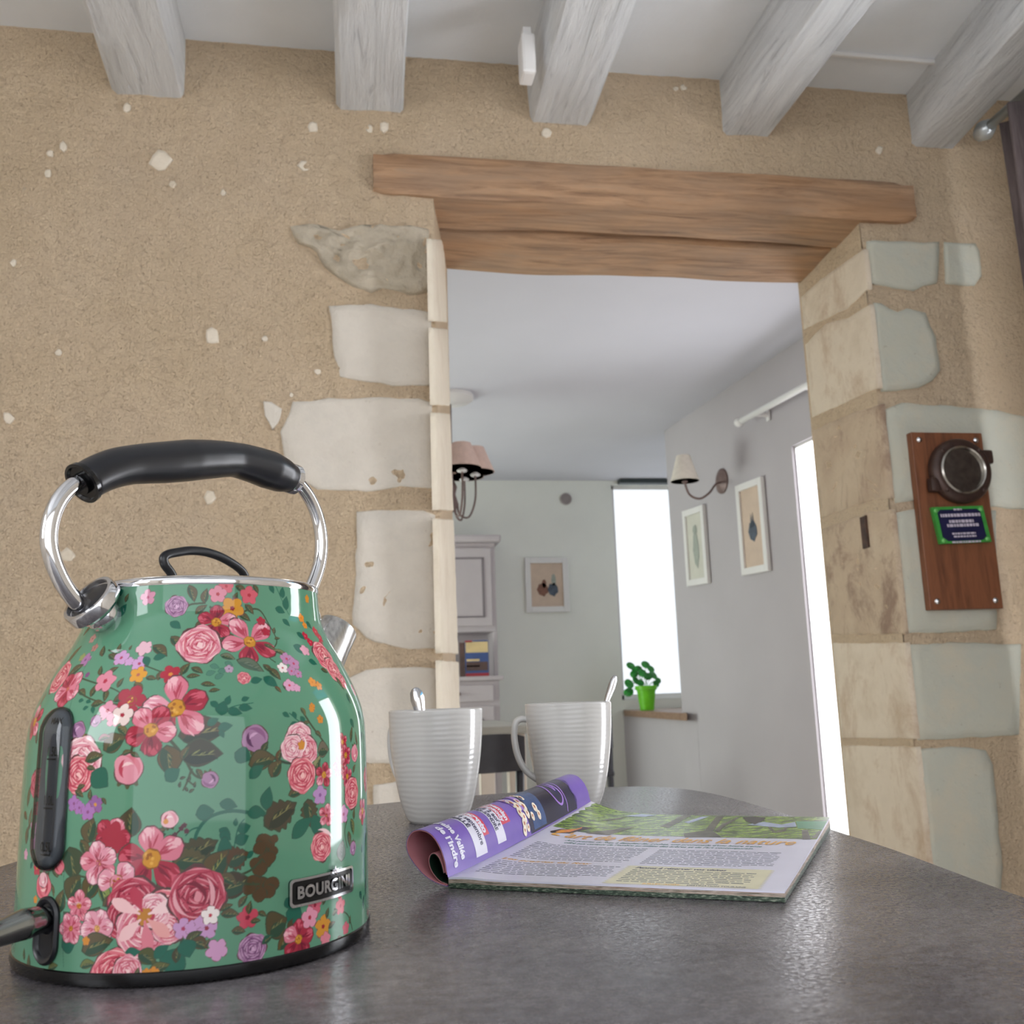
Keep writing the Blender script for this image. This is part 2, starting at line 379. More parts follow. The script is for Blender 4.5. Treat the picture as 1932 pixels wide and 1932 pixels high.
# ---- ceiling and beams
mb = MB(); mb.box(((XL+XR)/2, (D+YB)/2, ZC+.05), (XR-XL+.4, D-YB+.06, .1)); tag(mb.build('ceiling', CEIL), kind='structure')
zb = 1.543+ZF
def beam(wl, wr, tl, tr, lab):
    a0, a1 = onz(*wl, zb), onz(*wr, zb); b0, b1 = onz(*tl, zb), onz(*tr, zb)
    d0 = (b0-a0)/(b0[1]-a0[1]); d1 = (b1-a1)/(b1[1]-a1[1]); n = 90; vs = []
    ya, yb = D+.03, YB
    for i in range(n+1):
        y = ya+(yb-ya)*i/n; xl = a0[0]+d0[0]*(y-a0[1]); xr = a1[0]+d1[0]*(y-a1[1]); xm = (xl+xr)/2; hw = (a1[0]-a0[0])/2*(1.0)
        xl, xr = xm-hw, xm+hw
        ring = [(xl, ZC+.01), (xl, (ZC+zb)/2), (xl, zb+.012), (xl+.012, zb), (xm-.02, zb), (xm+.02, zb), (xr-.012, zb), (xr, zb+.012), (xr, (ZC+zb)/2), (xr, ZC+.01)]
        for j, (x, z) in enumerate(ring):
            q = mnoise.noise_vector(Vector((x*9, y*2.2, z*9+j)))*0.007
            vs.append((x+q[0], y, z+(q[2] if 1 < j < 8 else 0)))
    fs = [(i*10+j, i*10+j+1, (i+1)*10+j+1, (i+1)*10+j) for i in range(n) for j in range(9)]
    mb = MB(); mb.add(vs, fs); o = mb.build('ceiling_beam', WHITEWOOD, smooth=False, auto=50)
    return tag(o, lab, 'beam', kind='structure')
beam((215,180),(348,185),(157,0),(297,0), 'whitewashed ceiling beam nearest the left edge of the wall')
beam((635,200),(762,205),(626,0),(778,0), 'whitewashed ceiling beam just left of the oak lintel, deeply grained')
beam((998,234),(1110,246),(1073,0),(1188,0), 'whitewashed ceiling beam with a small white box on its side')
beam((1363,255),(1453,261),(1566,0),(1638,0), 'whitewashed ceiling beam over the right part of the lintel')
beam((1728,270),(1812,272),(1932,52),(2010,40), 'whitewashed ceiling beam nearest the curtain')
mb = MB(); p = ony(994, 112, D-.25); mb.box(p+np.array([.0, 0, .0]), (.035, .06, .11), bev=.008)
mb.box(p+np.array([0, 0, .065]), (.02, .03, .03)); tag(mb.build('junction_box', WHITE, origin=p), 'small white junction box on the side of the third ceiling beam', 'box')
# thin white ceiling batten between the last beams
a = onz(1560, 122, ZC-.004); mb = MB(); mb.box((1.43, D-.16, ZC-.006), (.44, .012, .012), bev=.003); tag(mb.build('trim_1', WHITE), kind='structure')

# ---- lintel: two old oak beams
lt = thing('lintel', ((JL+JR)/2, D, LT0), 'old brown oak lintel of two beams over the doorway opening', 'lintel'); lt['kind'] = 'structure'
def oakbeam(name, x0, x1, y0, y1, z0, z1, seed, chip=True):
    n = 60; vs = []; 
    for i in range(n+1):
        x = x0+(x1-x0)*i/n; e = 0.012*max(0, 1-min(i, n-i)/1.5)
        wv = mnoise.noise(Vector((x*1.7, seed, 0)))*0.018; wz = mnoise.noise(Vector((x*2.3, seed, 5)))*0.014
        ring = [(y0+.008+e, z0+e+wz), (y0, z0+.014+wz*.6), (y0+wv*.3, (z0+z1)/2), (y0+.002, z1-.012), (y0+.012+e, z1-e), (y1, z1), (y1+wv, (z0+z1)/2), (y1+wv, z0+.012+wz), (y1-.012+wv, z0+wz), ((y0+y1)/2, z0+wz*1.3-.003)]
        for j, (y, z) in enumerate(ring):
            q = mnoise.noise_vector(Vector((x*5, j*2.3+seed, 1)))*0.004
            vs.append((x, y+q[1], z+q[2]))
    fs = [(i*10+j, i*10+(j+1) % 10, (i+1)*10+(j+1) % 10, (i+1)*10+j) for i in range(n) for j in range(10)]+[tuple(range(10))[::-1], tuple(n*10+j for j in range(10))]
    mb = MB(); mb.add(vs, fs); return mb.build(name, OAK, lt, auto=45)
oakbeam('beam', 0.078, 1.625, D-.022, D+.165, LT0-.004, LT1+.012, 1.0)
oakbeam('beam', JL-.06, JRb+.03, D+.185, D2-.01, LT0-.006, LT1, 4.0)

# ---- rest of the kitchen shell
mb = MB(); mb.box((.45, 2.6, -.05), (6.4, 10.0, .1)); tag(mb.build('floor', FLOORM), kind='structure')
mb = MB(); mb.box((XL-.1, .1, ZC/2), (.2, D-YB, ZC)); tag(mb.build('wall_left', ROOMWALL), kind='structure')
def wall_with_hole(name, m, axis, pos, th, a0, a1, h, holes, label=None):
    """upright wall slab with rectangular openings (holes: a_from, a_to, z_from, z_to)"""
    mb = MB(); xs = sorted({a0, a1, *[q for o in holes for q in o[:2]]})
    for i in range(len(xs)-1):
        lo, hi = xs[i], xs[i+1]; o = [q for q in holes if q[0] <= lo+1e-6 and q[1] >= hi-1e-6]
        spans = [(0, h)] if not o else [(0, o[0][2]), (o[0][3], h)]
        for z0, z1 in spans:
            if z1-z0 < 1e-4: continue
            if axis == 'x': mb.box((pos, (lo+hi)/2, (z0+z1)/2), (th, hi-lo, z1-z0))
            else: mb.box(((lo+hi)/2, pos, (z0+z1)/2), (hi-lo, th, z1-z0))
    return tag(mb.build(name, m), label, kind='structure')
KW = (0.98, 1.62, 0.10, 2.32)     # kitchen side window
wall_with_hole('wall_right', ROOMWALL, 'x', XR+.12, .24, YB, D, ZC, [KW])
RW = (-2.15, 1.95, 0.25, 2.45)
wall_with_hole('wall_rear', ROOMWALL, 'y', YB-.1, .2, XL, XR, ZC, [RW])
def window(n, axis, pos, a0, a1, z0, z1, glow, bars=(), tglow=None, zt=None, fr=.05):
    """frame with glowing panes"""
    def bb(mb, a, b, c, d, t=.05):
        if axis == 'x': mb.box((pos, (a+b)/2, (c+d)/2), (t, b-a, d-c), bev=.004)
        else: mb.box(((a+b)/2, pos, (c+d)/2), (b-a, t, d-c), bev=.004)
    mb = MB()
    for q in ((a0, a0+fr, z0, z1), (a1-fr, a1, z0, z1), (a0, a1, z0, z0+fr), (a0, a1, z1-fr, z1)): bb(mb, *q)
    for a, b, c, d in bars: bb(mb, a, b, c, d, .04)
    o = mb.build('window_%d' % n, WHITE); tag(o, kind='structure')
    o['_o'] = (0.0, 0.0, 0.0)
    g = MB(); sp = [(z0, zt if zt else z1, glow)] + ([(zt, z1, tglow)] if zt else [])
    for c, d, gm in sp:
        g = MB(); bb(g, a0+.01, a1-.01, c+.005, d-.005, .006); g.build('pane', gm, o)
    return o
window(1, 'x', XR+.14, *KW, emit('daylight_side', (244, 246, 252), L_KITCHEN), bars=((KW[0], KW[1], 1.93, 1.97), (KW[0], KW[1], 2.16, 2.18)), tglow=emit('sky_side', (120, 200, 245), L_TRANSOM), zt=1.95, fr=.035)
window(2, 'y', YB-.08, *RW, emit('fill_glow_rear', (242, 245, 250), L_REARFILL), bars=())  # added glowing pane behind the camera, fill light for the kitchen
LW = (-1.2, -.2, 1.1, 2.2)
mb = MB(); mb.box((XL+.01, (LW[0]+LW[1])/2, (LW[2]+LW[3])/2), (.01, LW[1]-LW[0], LW[3]-LW[2])); p_ = mb.build('window_3', emit('daylight_left', (242, 245, 250), L_LEFT)); tag(p_, kind='structure')

# ---- curtain
cm = pmat('taupe_linen', lambda t: t.link(t.ramp(t.noise(t.coord((60, 60, 4)), 4), [(0.3, (98, 86, 86)), (0.7, (120, 108, 107))]), t.b.inputs['Base Color']), rough=0.9)
n = 60; vs = []
for k, z in enumerate(np.linspace(.02, 2.40, 14)):
    for i in range(n+1):
        t = i/n; y = 2.22-.62*t; x = 1.80+.035*sin(t*2*pi*5.5+.6*sin(k*.2))+.03*t; vs.append((x, y+.012*cos(t*2*pi*5.5), z))
mb = MB(); mb.add(vs, [(i*(n+1)+j, i*(n+1)+j+1, (i+1)*(n+1)+j+1, (i+1)*(n+1)+j) for i in range(13) for j in range(n)])
o = mb.build('curtain', cm, smooth=True, origin=(1.85, 1.9, 0.02)); tag(o, 'taupe linen curtain hanging in folds beside the right side window', 'curtain')
md = o.modifiers.new('thickness', 'SOLIDIFY'); md.thickness = .003
mb = MB(); mb.tube([(1.82, 2.30, 2.425), (1.82, .6, 2.425)], .014, 14); ra = mb.build('curtain_rod', softn('pale_metal', (190, 195, 196), 0.3, .05, 9, metal=.6), smooth=True, origin=(1.82, 1.5, 2.425)); tag(ra, 'pale metal curtain rod at the top of the side window', 'curtain rod')
mb = MB(); mb.lathe([(.0, -.03), (.02, -.026), (.03, 0), (.02, .026), (0, .03)], (1.82, 2.305, 2.425), (0, 1, 0), 20); mb.build('finial', MATS['pale_metal'], ra, smooth=True)

# ================================================================== TABLE
def f_lam(t):
    v = t.coord(); a = t.noise(v, 5, 6, 0.62); b = t.noise(t.coord((26, 60, 1)), 3, 6, 0.7); c3 = t.noise(v, 210, 3, 0.7)
    c = t.ramp(a, [(0.3, (72, 70, 75)), (0.50, (110, 106, 110)), (0.68, (136, 130, 131))])
    c = t.mix(t.math('MULTIPLY', t.ramp(b, [(0.42, 1.0), (0.58, 0.0)]), 0.6), c, (72, 67, 68))
    c = t.mix(t.math('MULTIPLY', t.ramp(c3, [(0.55, 0.0), (0.72, 1.0)]), 0.4), c, (156, 152, 150))
    t.link(c, t.b.inputs['Base Color'])
    t.link(t.ramp(t.noise(v, 320, 3, 0.6), [(0.35, 0.14), (0.65, 0.40)]), t.b.inputs['Roughness'])
    n = t.bump(t.noise(t.coord((1, 1, 1)), 400, 3, 0.6), 0.00017, 0.9); t.b.inputs['Specular IOR Level'].default_value = .33; t.link(n, t.b.inputs['Normal'])
LAM = pmat('anthracite_laminate', f_lam, rough=0.3)
k_ = H/.112
pts = [(-.27,.55),(-.262,.74),(-.235,.86),(-.16,.975),(-.06,1.06),(.045,1.115),(.14,1.148),(.24,1.165),(.32,1.163),(.366,1.13),(.388,1.06),(.391,.962),(.384,.828),(.375,.735),(.367,.635),(.348,.486),(.33,.3),(.31,.1)]
pts = [(x*k_, y*k_) for x, y in pts]+[(.28, -.1), (.1, -.2), (-.12, -.2), (-.29, -.08), (-.315, .2)]
out = cr([(x, y, 0) for x, y in pts], 8, True)
table = thing('table', (.05, .5, 0), 'dark grey stone-effect laminate table carrying the kettle and magazine', 'table')
mb = MB(); n = len(out); cen = sum(out)/n; vs = []
for ins, z in ((.004, TT-.03), (0, TT-.027), (0, TT-.003), (.0008, TT-.0009), (.003, TT)):
    for i, p in enumerate(out):
        t_ = out[(i+1) % n]-out[i-1]; q = np.array([t_[1], -t_[0], 0]); q /= np.linalg.norm(q)
        if q @ (p-cen) > 0: q = -q
        vs.append(p+q*ins+np.array([0, 0, z]))
fs = [(r*n+j, r*n+(j+1) % n, (r+1)*n+(j+1) % n, (r+1)*n+j) for r in range(4) for j in range(n)]+[tuple(range(n)), tuple(4*n+j for j in range(n))]
mb.add(vs, fs); mb.build('tabletop', LAM, table, auto=60)
DM = softn('dark_metal', (40, 40, 42), 0.4, .1, 20, metal=.5)
for x, y in ((.33, .95), (.25, .05), (-.22, .75), (-.25, .05)):
    mb = MB(); mb.box((x, y, (TT-.03)/2), (.05, .05, TT-.03), bev=.004); mb.build('leg', DM, table)

# ================================================================== KETTLE
KC = np.array([-.0790, .594]); BAZ = radians(-42.0)     # axis; azimuth of the water window side
PROF = [(.007, .0925), (.02, .0924), (.04, .0921), (.06, .0919), (.08, .0918), (.10, .0914), (.112, .0908), (.120, .0896), (.128, .0872), (.136, .0838), (.144, .0799), (.152, .0756), (.160, .0711), (.167, .0677), (.173, .0655), (.180, .0643), (.186, .0637), (.190, .0633)]
pf = np.array(cr([(z, r, 0) for z, r in PROF], 40))[:, :2]; zz, rr = pf[:, 0], pf[:, 1]
arc = np.concatenate([[0], np.cumsum(np.hypot(np.diff(zz), np.diff(rr)))]); TL = arc[-1]
zt_ = lambda t: np.interp(t, arc, zz); rt_ = lambda t: np.interp(t, arc, rr)
def ksurf(az, t, off=0.0):
    """point on (or off) the kettle's skin; az 0 faces -Y, positive to the right"""
    z, r = zt_(t), rt_(t); e = 1e-3; dz, dr = zt_(t+e)-zt_(t-e), rt_(t+e)-rt_(t-e); l = np.hypot(dz, dr)+1e-12
    r = r+off*dz/l; z = z-off*dr/l
    return np.stack([KC[0]+r*np.sin(az), KC[1]-r*np.cos(az), TT+z], -1)
_ts = np.linspace(0, TL, 400)
def khit(x, y):
    d = ray(x, y); d = d/np.linalg.norm(d); best = None
    T = np.arange(.45, .72, .0004); P = CAM+T[:, None]*d; z = P[:, 2]-TT; rad = np.hypot(P[:, 0]-KC[0], P[:, 1]-KC[1]); R = np.interp(z, zz, rr)
    ok = np.where((rad < R) & (z > .004) & (z < .1915))[0]
    if len(ok) == 0:
        i = int(np.argmin(rad-R + 10*((z < .004) | (z > .1915))))
    else: i = ok[0]
    return atan2(P[i, 0]-KC[0], -(P[i, 1]-KC[1])), float(np.interp(z[i], zz, arc)), T[i]

# -------- painted flowers, rastered onto the kettle's skin colour (az, arc) from outlines
A0, A1 = radians(-100), radians(100); NA, NTT = 940, 660
SS = 2
gw, gh = NA*SS, NTT*SS
def lc(s): return np.array(lin(hx(s)), np.float32)
BASEC = lc('5d9074')
img = np.tile(BASEC, (gh, gw, 1)).astype(np.float32)
img2 = None
def fillpoly(P, col, im):
    """P: (n,2) in raster pixels; even-odd fill"""
    P = np.asarray(P, float); x0, y0 = np.floor(P.min(0)).astype(int); x1, y1 = np.ceil(P.max(0)).astype(int)
    x0, y0 = max(x0, 0), max(y0, 0); x1, y1 = min(x1, im.shape[1]-1), min(y1, im.shape[0]-1)
    if x1 < x0 or y1 < y0: return
    xs = np.arange(x0, x1+1)+.5; ys = np.arange(y0, y1+1)+.5; ins = np.zeros((len(ys), len(xs)), bool)
    X1, Y1 = P[:, 0], P[:, 1]; X2, Y2 = np.roll(X1, -1), np.roll(Y1, -1)
    for a, b, c, d in zip(X1, Y1, X2, Y2):
        if b == d: continue
        lo, hi = (b, d) if b < d else (d, b); r = (ys >= lo) & (ys < hi)
        if not r.any(): continue
        xc = a+(ys[r]-b)*(c-a)/(d-b); ins[r] ^= xs[None, :] < xc[:, None]
    sub = im[y0:y1+1, x0:x1+1]; sub[ins] = col
class Brush:
    """lays 2D outlines (unit = metres on the skin) about a point"""
    def __init__(s, az, t, im, amin, amax): s.az, s.t, s.im, s.a0, s.a1 = az, t, im, amin, amax
    def put(s, pts, col, cxy=(0, 0)):
        P = np.asarray(pts, float)+np.array(cxy); t = s.t+P[:, 1]; r = np.interp((s.t+t)/2, arc, rr); a = s.az+P[:, 0]/r
        h, w_ = s.im.shape[:2]
        fillpoly(np.stack([(a-s.a0)/(s.a1-s.a0)*w_, t/TL*h], 1), lc(col) if isinstance(col, str) else col, s.im)
def rotp(p, a): c, s_ = cos(a), sin(a); p = np.asarray(p, float); return np.stack([p[:, 0]*c-p[:, 1]*s_, p[:, 0]*s_+p[:, 1]*c], 1)
def blob(r, n=26, w=0.08, lobes=0, ld=0.12, ph=0.0, sy=1.0):
    q = np.linspace(0, 2*pi, n, endpoint=False); k = rng.uniform(-w, w, 6); R = r*(1+ld*np.abs(np.cos(lobes/2*(q-ph)))*(1 if lobes else 0)-(ld/2 if lobes else 0))
    for i in range(3): R = R*(1+k[i]*np.cos((i+2)*q+k[i+3]*60))
    return np.stack([R*np.cos(q), R*np.sin(q)*sy], 1)
def petal(L, Wd, tip=0.35, n=9):
    """teardrop from the origin along +x, widest towards its end"""
    u = np.linspace(0, 1, n); hw = Wd*np.sin(pi*np.clip(u, 0, 1)**1.35)**0.75*(0.55+0.45*u); hw[0] = Wd*.12; hw[-1] = Wd*tip*rng.uniform(.5, 1.0)
    up = np.stack([u*L, hw], 1); return np.concatenate([up, up[::-1]*[1, -1]])
def leafp(L, Wd, bend=0.0, n=10):
    u = np.linspace(0, 1, n); hw = Wd*np.sin(pi*u**.8); mid = bend*L*np.sin(pi*u)
    return np.concatenate([np.stack([u*L, mid+hw], 1), np.stack([u*L, mid-hw], 1)[::-1]])
def crescent(r, a0, a1, th, n=12):
    q = np.linspace(a0, a1, n); o = np.stack([r*np.cos(q), r*np.sin(q)], 1); k = r-th*np.sin(np.linspace(0, pi, n)); return np.concatenate([o, np.stack([k*np.cos(q), k*np.sin(q)], 1)[::-1]])
EDGE = '5a3c3c'
def d_leaf(b, L, a, wf=.30, c='5a5038', hi='7f7a4e', dk='2f4a38', bend=.06, edge='3c4634', serr=False):
    p = leafp(L, L*wf/2*1.7, bend)
    if serr:
        u = np.linspace(0, 1, 30); hw = L*wf*.9*np.sin(pi*u**.8)*(0.72+0.28*np.abs(np.sin(u*pi*5.5))); p = np.concatenate([np.stack([u*L, hw], 1), np.stack([u*L, -hw], 1)[::-1]])
    m = np.array([L/2, 0]); b.put(rotp((p-m)*1.0+m*0-0, a)*1.10, edge); b.put(rotp(p-m, a), c)
    half = leafp(L*.86, L*wf*.42, bend); b.put(rotp(half-m+[L*.05, -L*wf*.28], a), dk)
    for k in range(3):
        h_ = leafp(L*rng.uniform(.16, .26), L*.022); b.put(rotp(rotp(h_, rng.uniform(.3, .6))+[(-.25+.2*k)*L, .01*L], a), hi)
    v = leafp(L*.7, L*.012); b.put(rotp(v-[L*.3, 0], a), hi)
    for k in range(5):
        for sg in (-1, 1): h_ = leafp(L*.18*wf/.3, L*.009); b.put(rotp(rotp(h_, sg*.75)+[(-.28+.13*k)*L, 0], a), dk if sg < 0 else c if dk == c else edge)
def d_teal(b, L, a, wf=.36, c='22614f'): 
    p = leafp(L, L*wf/2*1.7, .05); b.put(rotp(p-[L/2, 0], a)*1.08, '2a5446'); b.put(rotp(p-[L/2, 0], a), c)
def d_flower(b, R, rot, cols, n=5, ctr='c88a2c', cr_=.24, wid=.46, gap=None):
    for i in range(n):
        if gap is not None and i in gap: continue
        a = rot+2*pi*i/n+rng.uniform(-.08, .08); L = R*rng.uniform(.92, 1.06); c, hi, dk = cols[i % len(cols)]
        p = petal(L, R*wid); b.put(rotp(p*1.05, a), EDGE); b.put(rotp(p, a), c)
        for k in range(7):
            q = petal(L*rng.uniform(.25, .58), R*rng.uniform(.018, .045)); b.put(rotp(rotp(q, rng.uniform(-.5, .5))+[L*rng.uniform(.12, .34), 0], a), dk)
        for k in range(6):
            q = petal(L*rng.uniform(.18, .36), R*rng.uniform(.018, .05)); b.put(rotp(q+[L*rng.uniform(.50, .68), rng.uniform(-.28, .28)*R], a), hi)
        b.put(rotp(petal(L*.28, R*.16)*[1, 1]+[L*.72, R*.08], a), hi)
    b.put(blob(R*cr_*1.12, w=.05, lobes=7, ld=.1), '8a5626'); b.put(blob(R*cr_, w=.06, lobes=7, ld=.12), ctr)
    for k in range(7): b.put(blob(R*cr_*.22, 6), 'dca548' if k % 2 else '9a5c22', rng.uniform(-1, 1, 2)*R*cr_*.6)
def d_rose(b, R, pal, rot=0.0, sy=1.0):
    o, m, d, l = pal
    b.put(blob(R*1.05, w=.05, lobes=7, ld=.14, ph=rot, sy=sy), EDGE); b.put(blob(R, w=.05, lobes=7, ld=.14, ph=rot, sy=sy), o)
    for r_, n, c_ in ((1.0, 6, o), (.80, 5, m), (.62, 5, o), (.45, 4, m), (.29, 3, o)):
        for i in range(n):
            a = rot+r_*5+2*pi*i/n+rng.uniform(-.15, .15); w_ = 2*pi/n*.62
            b.put(crescent(R*r_*.97, a-w_, a+w_, R*.26), d if r_ < .95 else m); b.put(crescent(R*r_*.99, a-w_*.95, a+w_*.95, R*.19), c_); b.put(crescent(R*r_*.99, a-w_*.8, a+w_*.6, R*.06), l)
            if r_ > .5:
                for k in range(2): q = petal(R*rng.uniform(.10, .18), R*.014); b.put(rotp(q+[R*r_*.72, 0], a+rng.uniform(-w_, w_)*.7), d)
    b.put(blob(R*.17, w=.15), l, (R*.02, -R*.03)); b.put(crescent(R*.17, rot+1, rot+3.4, R*.09), d)
def d_small(b, R, c, cc='b02c3c', rot=0.0, n=5, dark=None):
    for q_, co in ((1.10, dark or '7c4a50'), (1.0, c)):
        for i in range(n):
            a = rot+2*pi*i/n; b.put(blob(R*.40*q_, 14, w=.1), co, (R*.58*cos(a), R*.58*sin(a)))
        if co == c: b.put(blob(R*.42, 12), c)
    b.put(blob(R*.2, 10, lobes=5, ld=.3), cc)
def d_bud(b, R, a, pal, sep='4f5236'):
    o, m, d, l = pal
    for s_ in (-.5, 0, .5): b.put(rotp(petal(R*1.0, R*.22), a+pi+s_*1.2)+np.array([cos(a), sin(a)])*R*.1*-1, sep)
    b.put(blob(R*.88, w=.04, lobes=5, ld=.08), EDGE); b.put(blob(R*.82, w=.04, lobes=5, ld=.08), o); b.put(crescent(R*.7, a-2.2, a+.3, R*.3), m)
    b.put(crescent(R*.55, a+.4, a+2.7, R*.26), d); b.put(crescent(R*.36, a-1, a+1.4, R*.2), l)
def d_stem(b0, pts, w0, w1, c, im, am, ax_):
    """stem through photo-located skin points [(az,t)...]"""
    P = cr([(a, t, 0) for a, t in pts], 6); n = len(P); R = .088; L, Rr = [], []
    for i in range(n):
        d = (P[min(i+1, n-1)]-P[max(i-1, 0)])[:2]*[R, 1]; d = d/(np.linalg.norm(d)+1e-9); nn_ = np.array([-d[1], d[0]]); w_ = (w0+(w1-w0)*i/n)/2
        L.append(P[i][:2]+nn_*w_/[R, 1]); Rr.append(P[i][:2]-nn_*w_/[R, 1])
    Q = np.array(L+Rr[::-1]); h, w_ = im.shape[:2]; fillpoly(np.stack([(Q[:, 0]-am)/(ax_-am)*w_, Q[:, 1]/TL*h], 1), lc(c), im)
RED = ('a32c40', 'c9586a', '7c1f33'); CRIM = ('8e2338', 'b84658', '6b1a2c'); PNK = ('d4788a', 'eab0b8', 'ae3f52'); LPK = ('dd95a5', 'f0c6cc', 'bb5567')
R_PINK = ('dc8f9d', 'd0707f', 'b5394f', 'f0c8c8'); R_CORAL = ('d9737f', 'c95262', 'a52f43', 'f0b9b6'); R_RED = ('b8475a', 'a33046', '7a1e33', 'd98a94'); R_LILAC = ('a57a9c', '8c5c84', '5f3b5e', 'cfa4c4'); R_PALE = ('e8b4ba', 'dd93a0', 'bb5468', 'f6dcdc')
OL, TE = '554b34', '20604e'
def at(x, y, im=None):
    a, t, d = khit(x, y); return Brush(a, t, img, A0, A1), d/F
def PX(x, y): a, t, _ = khit(x, y); return a, t
def stem(px, w0=3, w1=2, c='3e4a34'): d_stem(None, [PX(*p) for p in px], w0*.0003, w1*.0003, c, img, A0, A1)
def leaf(x, y, L, deg, **k): b, s_ = at(x, y); d_leaf(b, L*.86*s_, radians(deg), **k)
def teal(x, y, L, deg, **k): b, s_ = at(x, y); d_teal(b, L*.84*s_, radians(deg), **k)
def flower(x, y, R, deg, cols, **k): b, s_ = at(x, y); d_flower(b, R*.93*s_, radians(deg), cols, **k)
def rose(x, y, R, pal, rot=0.0, **k): b, s_ = at(x, y); d_rose(b, R*.9*s_, pal, rot, **k)
def small(x, y, R, c, cc='b02c3c', rot=0.3, **k): b, s_ = at(x, y); d_small(b, R*.92*s_, c, cc, rot, **k)
def bud(x, y, R, deg, pal, **k): b, s_ = at(x, y); d_bud(b, R*s_, radians(deg), pal, **k)
LIL, PKS, YEL, COR, WHT = 'c99ac6', 'd98799', 'd99a3a', 'cf5a68', 'efe3df'

# stems
stem([(205,1226),(235,1240),(290,1262),(330,1278)]); stem([(150,1278),(185,1290),(215,1300),(240,1315)]); stem([(140,1300),(175,1320),(215,1328),(300,1330)])
stem([(240,1390),(250,1405),(245,1425)], 5, 4); stem([(320,1395),(345,1425),(365,1460),(385,1470)], 5, 3); stem([(362,1450),(352,1478),(345,1492)], 4, 2); stem([(352,1470),(366,1482)], 3, 2)
stem([(395,1145),(440,1160),(470,1150),(490,1152),(505,1175),(522,1210),(505,1235),(520,1250)], 4, 2); stem([(352,1146),(362,1140),(388,1138)], 4, 3)
stem([(520,1105),(530,1128),(545,1160)], 2, 1.5, TE); stem([(415,1347),(440,1333),(478,1326)], 2, 1.5, TE)
stem([(480,1405),(505,1425),(535,1438),(552,1440)], 5, 4, '34483c'); stem([(572,1345),(590,1372),(618,1410)], 4, 3); stem([(545,1345),(560,1358),(575,1368)], 2, 2, TE)
stem([(365,1603),(372,1570),(395,1542),(435,1530),(475,1534),(512,1540)], 5, 6, TE); stem([(350,1577),(362,1565),(380,1560)], 2, 3, TE)
stem([(440,1655),(441,1620),(443,1590),(450,1560),(461,1545)], 2, 2, TE); stem([(295,1590),(312,1572)], 5, 4, '2e4a3c'); stem([(305,1590),(330,1575),(350,1556)], 3, 2, '3e3a34')
stem([(120,1722),(150,1722),(190,1712)], 4, 3); stem([(140,1650),(165,1656)], 3, 3); stem([(500,1770),(520,1762),(550,1766)], 5, 4, '2b5846'); stem([(630,1715),(655,1725),(665,1755)], 3, 2)
stem([(345,1770),(338,1790),(325,1808)], 5, 4, '2f4c3a'); stem([(240,1812),(262,1800),(300,1818)], 3, 3); stem([(655,1545),(650,1570),(655,1600)], 3, 2); stem([(684,1640),(690,1680),(688,1720)], 2, 2, TE)
# shoulder and neck
for p in ((196,1110,20,10),(226,1118,22,200),(232,1152,30,60)): teal(*p)
leaf(185,1112,24,150); leaf(240,1128,18,70); small(213,1168,11,'c2812c','8a5020'); small(279,1127,16,'cf8fa8','b45a78',.5)
rose(333,1144,21,R_LILAC,1.0); teal(331,1180,28,-35); leaf(333,1213,40,-52); leaf(302,1228,42,-40); leaf(362,1120,36,-72); leaf(388,1124,30,80); leaf(380,1150,28,40); leaf(455,1112,26,-30); leaf(470,1150,26,-50); leaf(461,1165,28,-35)
leaf(380,1178,30,45); leaf(432,1205,40,-25); leaf(420,1218,60,-20,wf=.2); teal(350,1215,18,60)
small(427,1106,15,COR); small(411,1121,18,PKS); small(470,1123,19,COR); leaf(482,1112,20,-60); leaf(445,1126,20,70); small(438,1148,24,'d0912f','8a1e2e',.9)
flower(408,1174,36,90,[CRIM, RED, CRIM, RED, PNK]); rose(376,1216,40,R_PINK,.6,sy=1.05)
flower(471,1211,56,115,[PNK, PNK, RED, RED, PNK],cr_=.2,wid=.40)
small(492,1172,10,'a8283c','a8283c'); small(501,1192,10,'a8283c','a8283c'); leaf(517,1190,16,70); leaf(523,1205,14,10); leaf(510,1222,30,-35,wf=.2); leaf(530,1232,34,-25,wf=.2,c='7a7a58')
teal(512,1112,20,-60); teal(533,1118,24,85); teal(540,1138,30,80); teal(528,1152,26,-20); teal(540,1175,22,-45)
small(579,1130,9,'d08a2c','d08a2c'); small(568,1166,10,'dd8c35','c87a25'); small(575,1180,8,'dd8c35','c87a25'); teal(583,1180,22,-50)
leaf(472,1256,58,-28,wf=.26,c='5c6a58',hi='6f7a68',dk='4a5e50'); leaf(430,1240,30,-20,c='6a705c'); leaf(350,1262,30,60); leaf(372,1265,26,-30); leaf(505,1262,26,-50); leaf(518,1272,34,-50); teal(510,1287,36,-40); leaf(524,1301,18,-50,c='6b4a30'); leaf(537,1297,16,-70)
for x, y, a in ((405,1258,-20),(420,1266,10),(398,1270,20),(432,1254,-40),(414,1276,30)): teal(x, y, 20, a, c='4f7d6a')
small(432,1262,9,'b49ab0','7a4a70'); rose(460,1279,13,R_CORAL); teal(484,1284,26,15)
small(540,1243,15,'b883a8','b83a58'); small(554,1252,15,'b883a8','b83a58'); small(533,1260,12,WHT,'c04a58'); small(550,1266,11,'b883a8','c23a50'); small(562,1271,10,'b883a8','c23a50'); small(546,1293,14,'d9a0bd','c83a50'); small(560,1298,9,'d9a0bd','d9a0bd')
small(589,1287,11,'e09440','d08030'); small(601,1294,10,'e09440','d08030')
for x, y, L, a in ((365,1276,26,5),(393,1292,28,-8),(405,1303,22,8)): leaf(x, y, L, a, wf=.24)
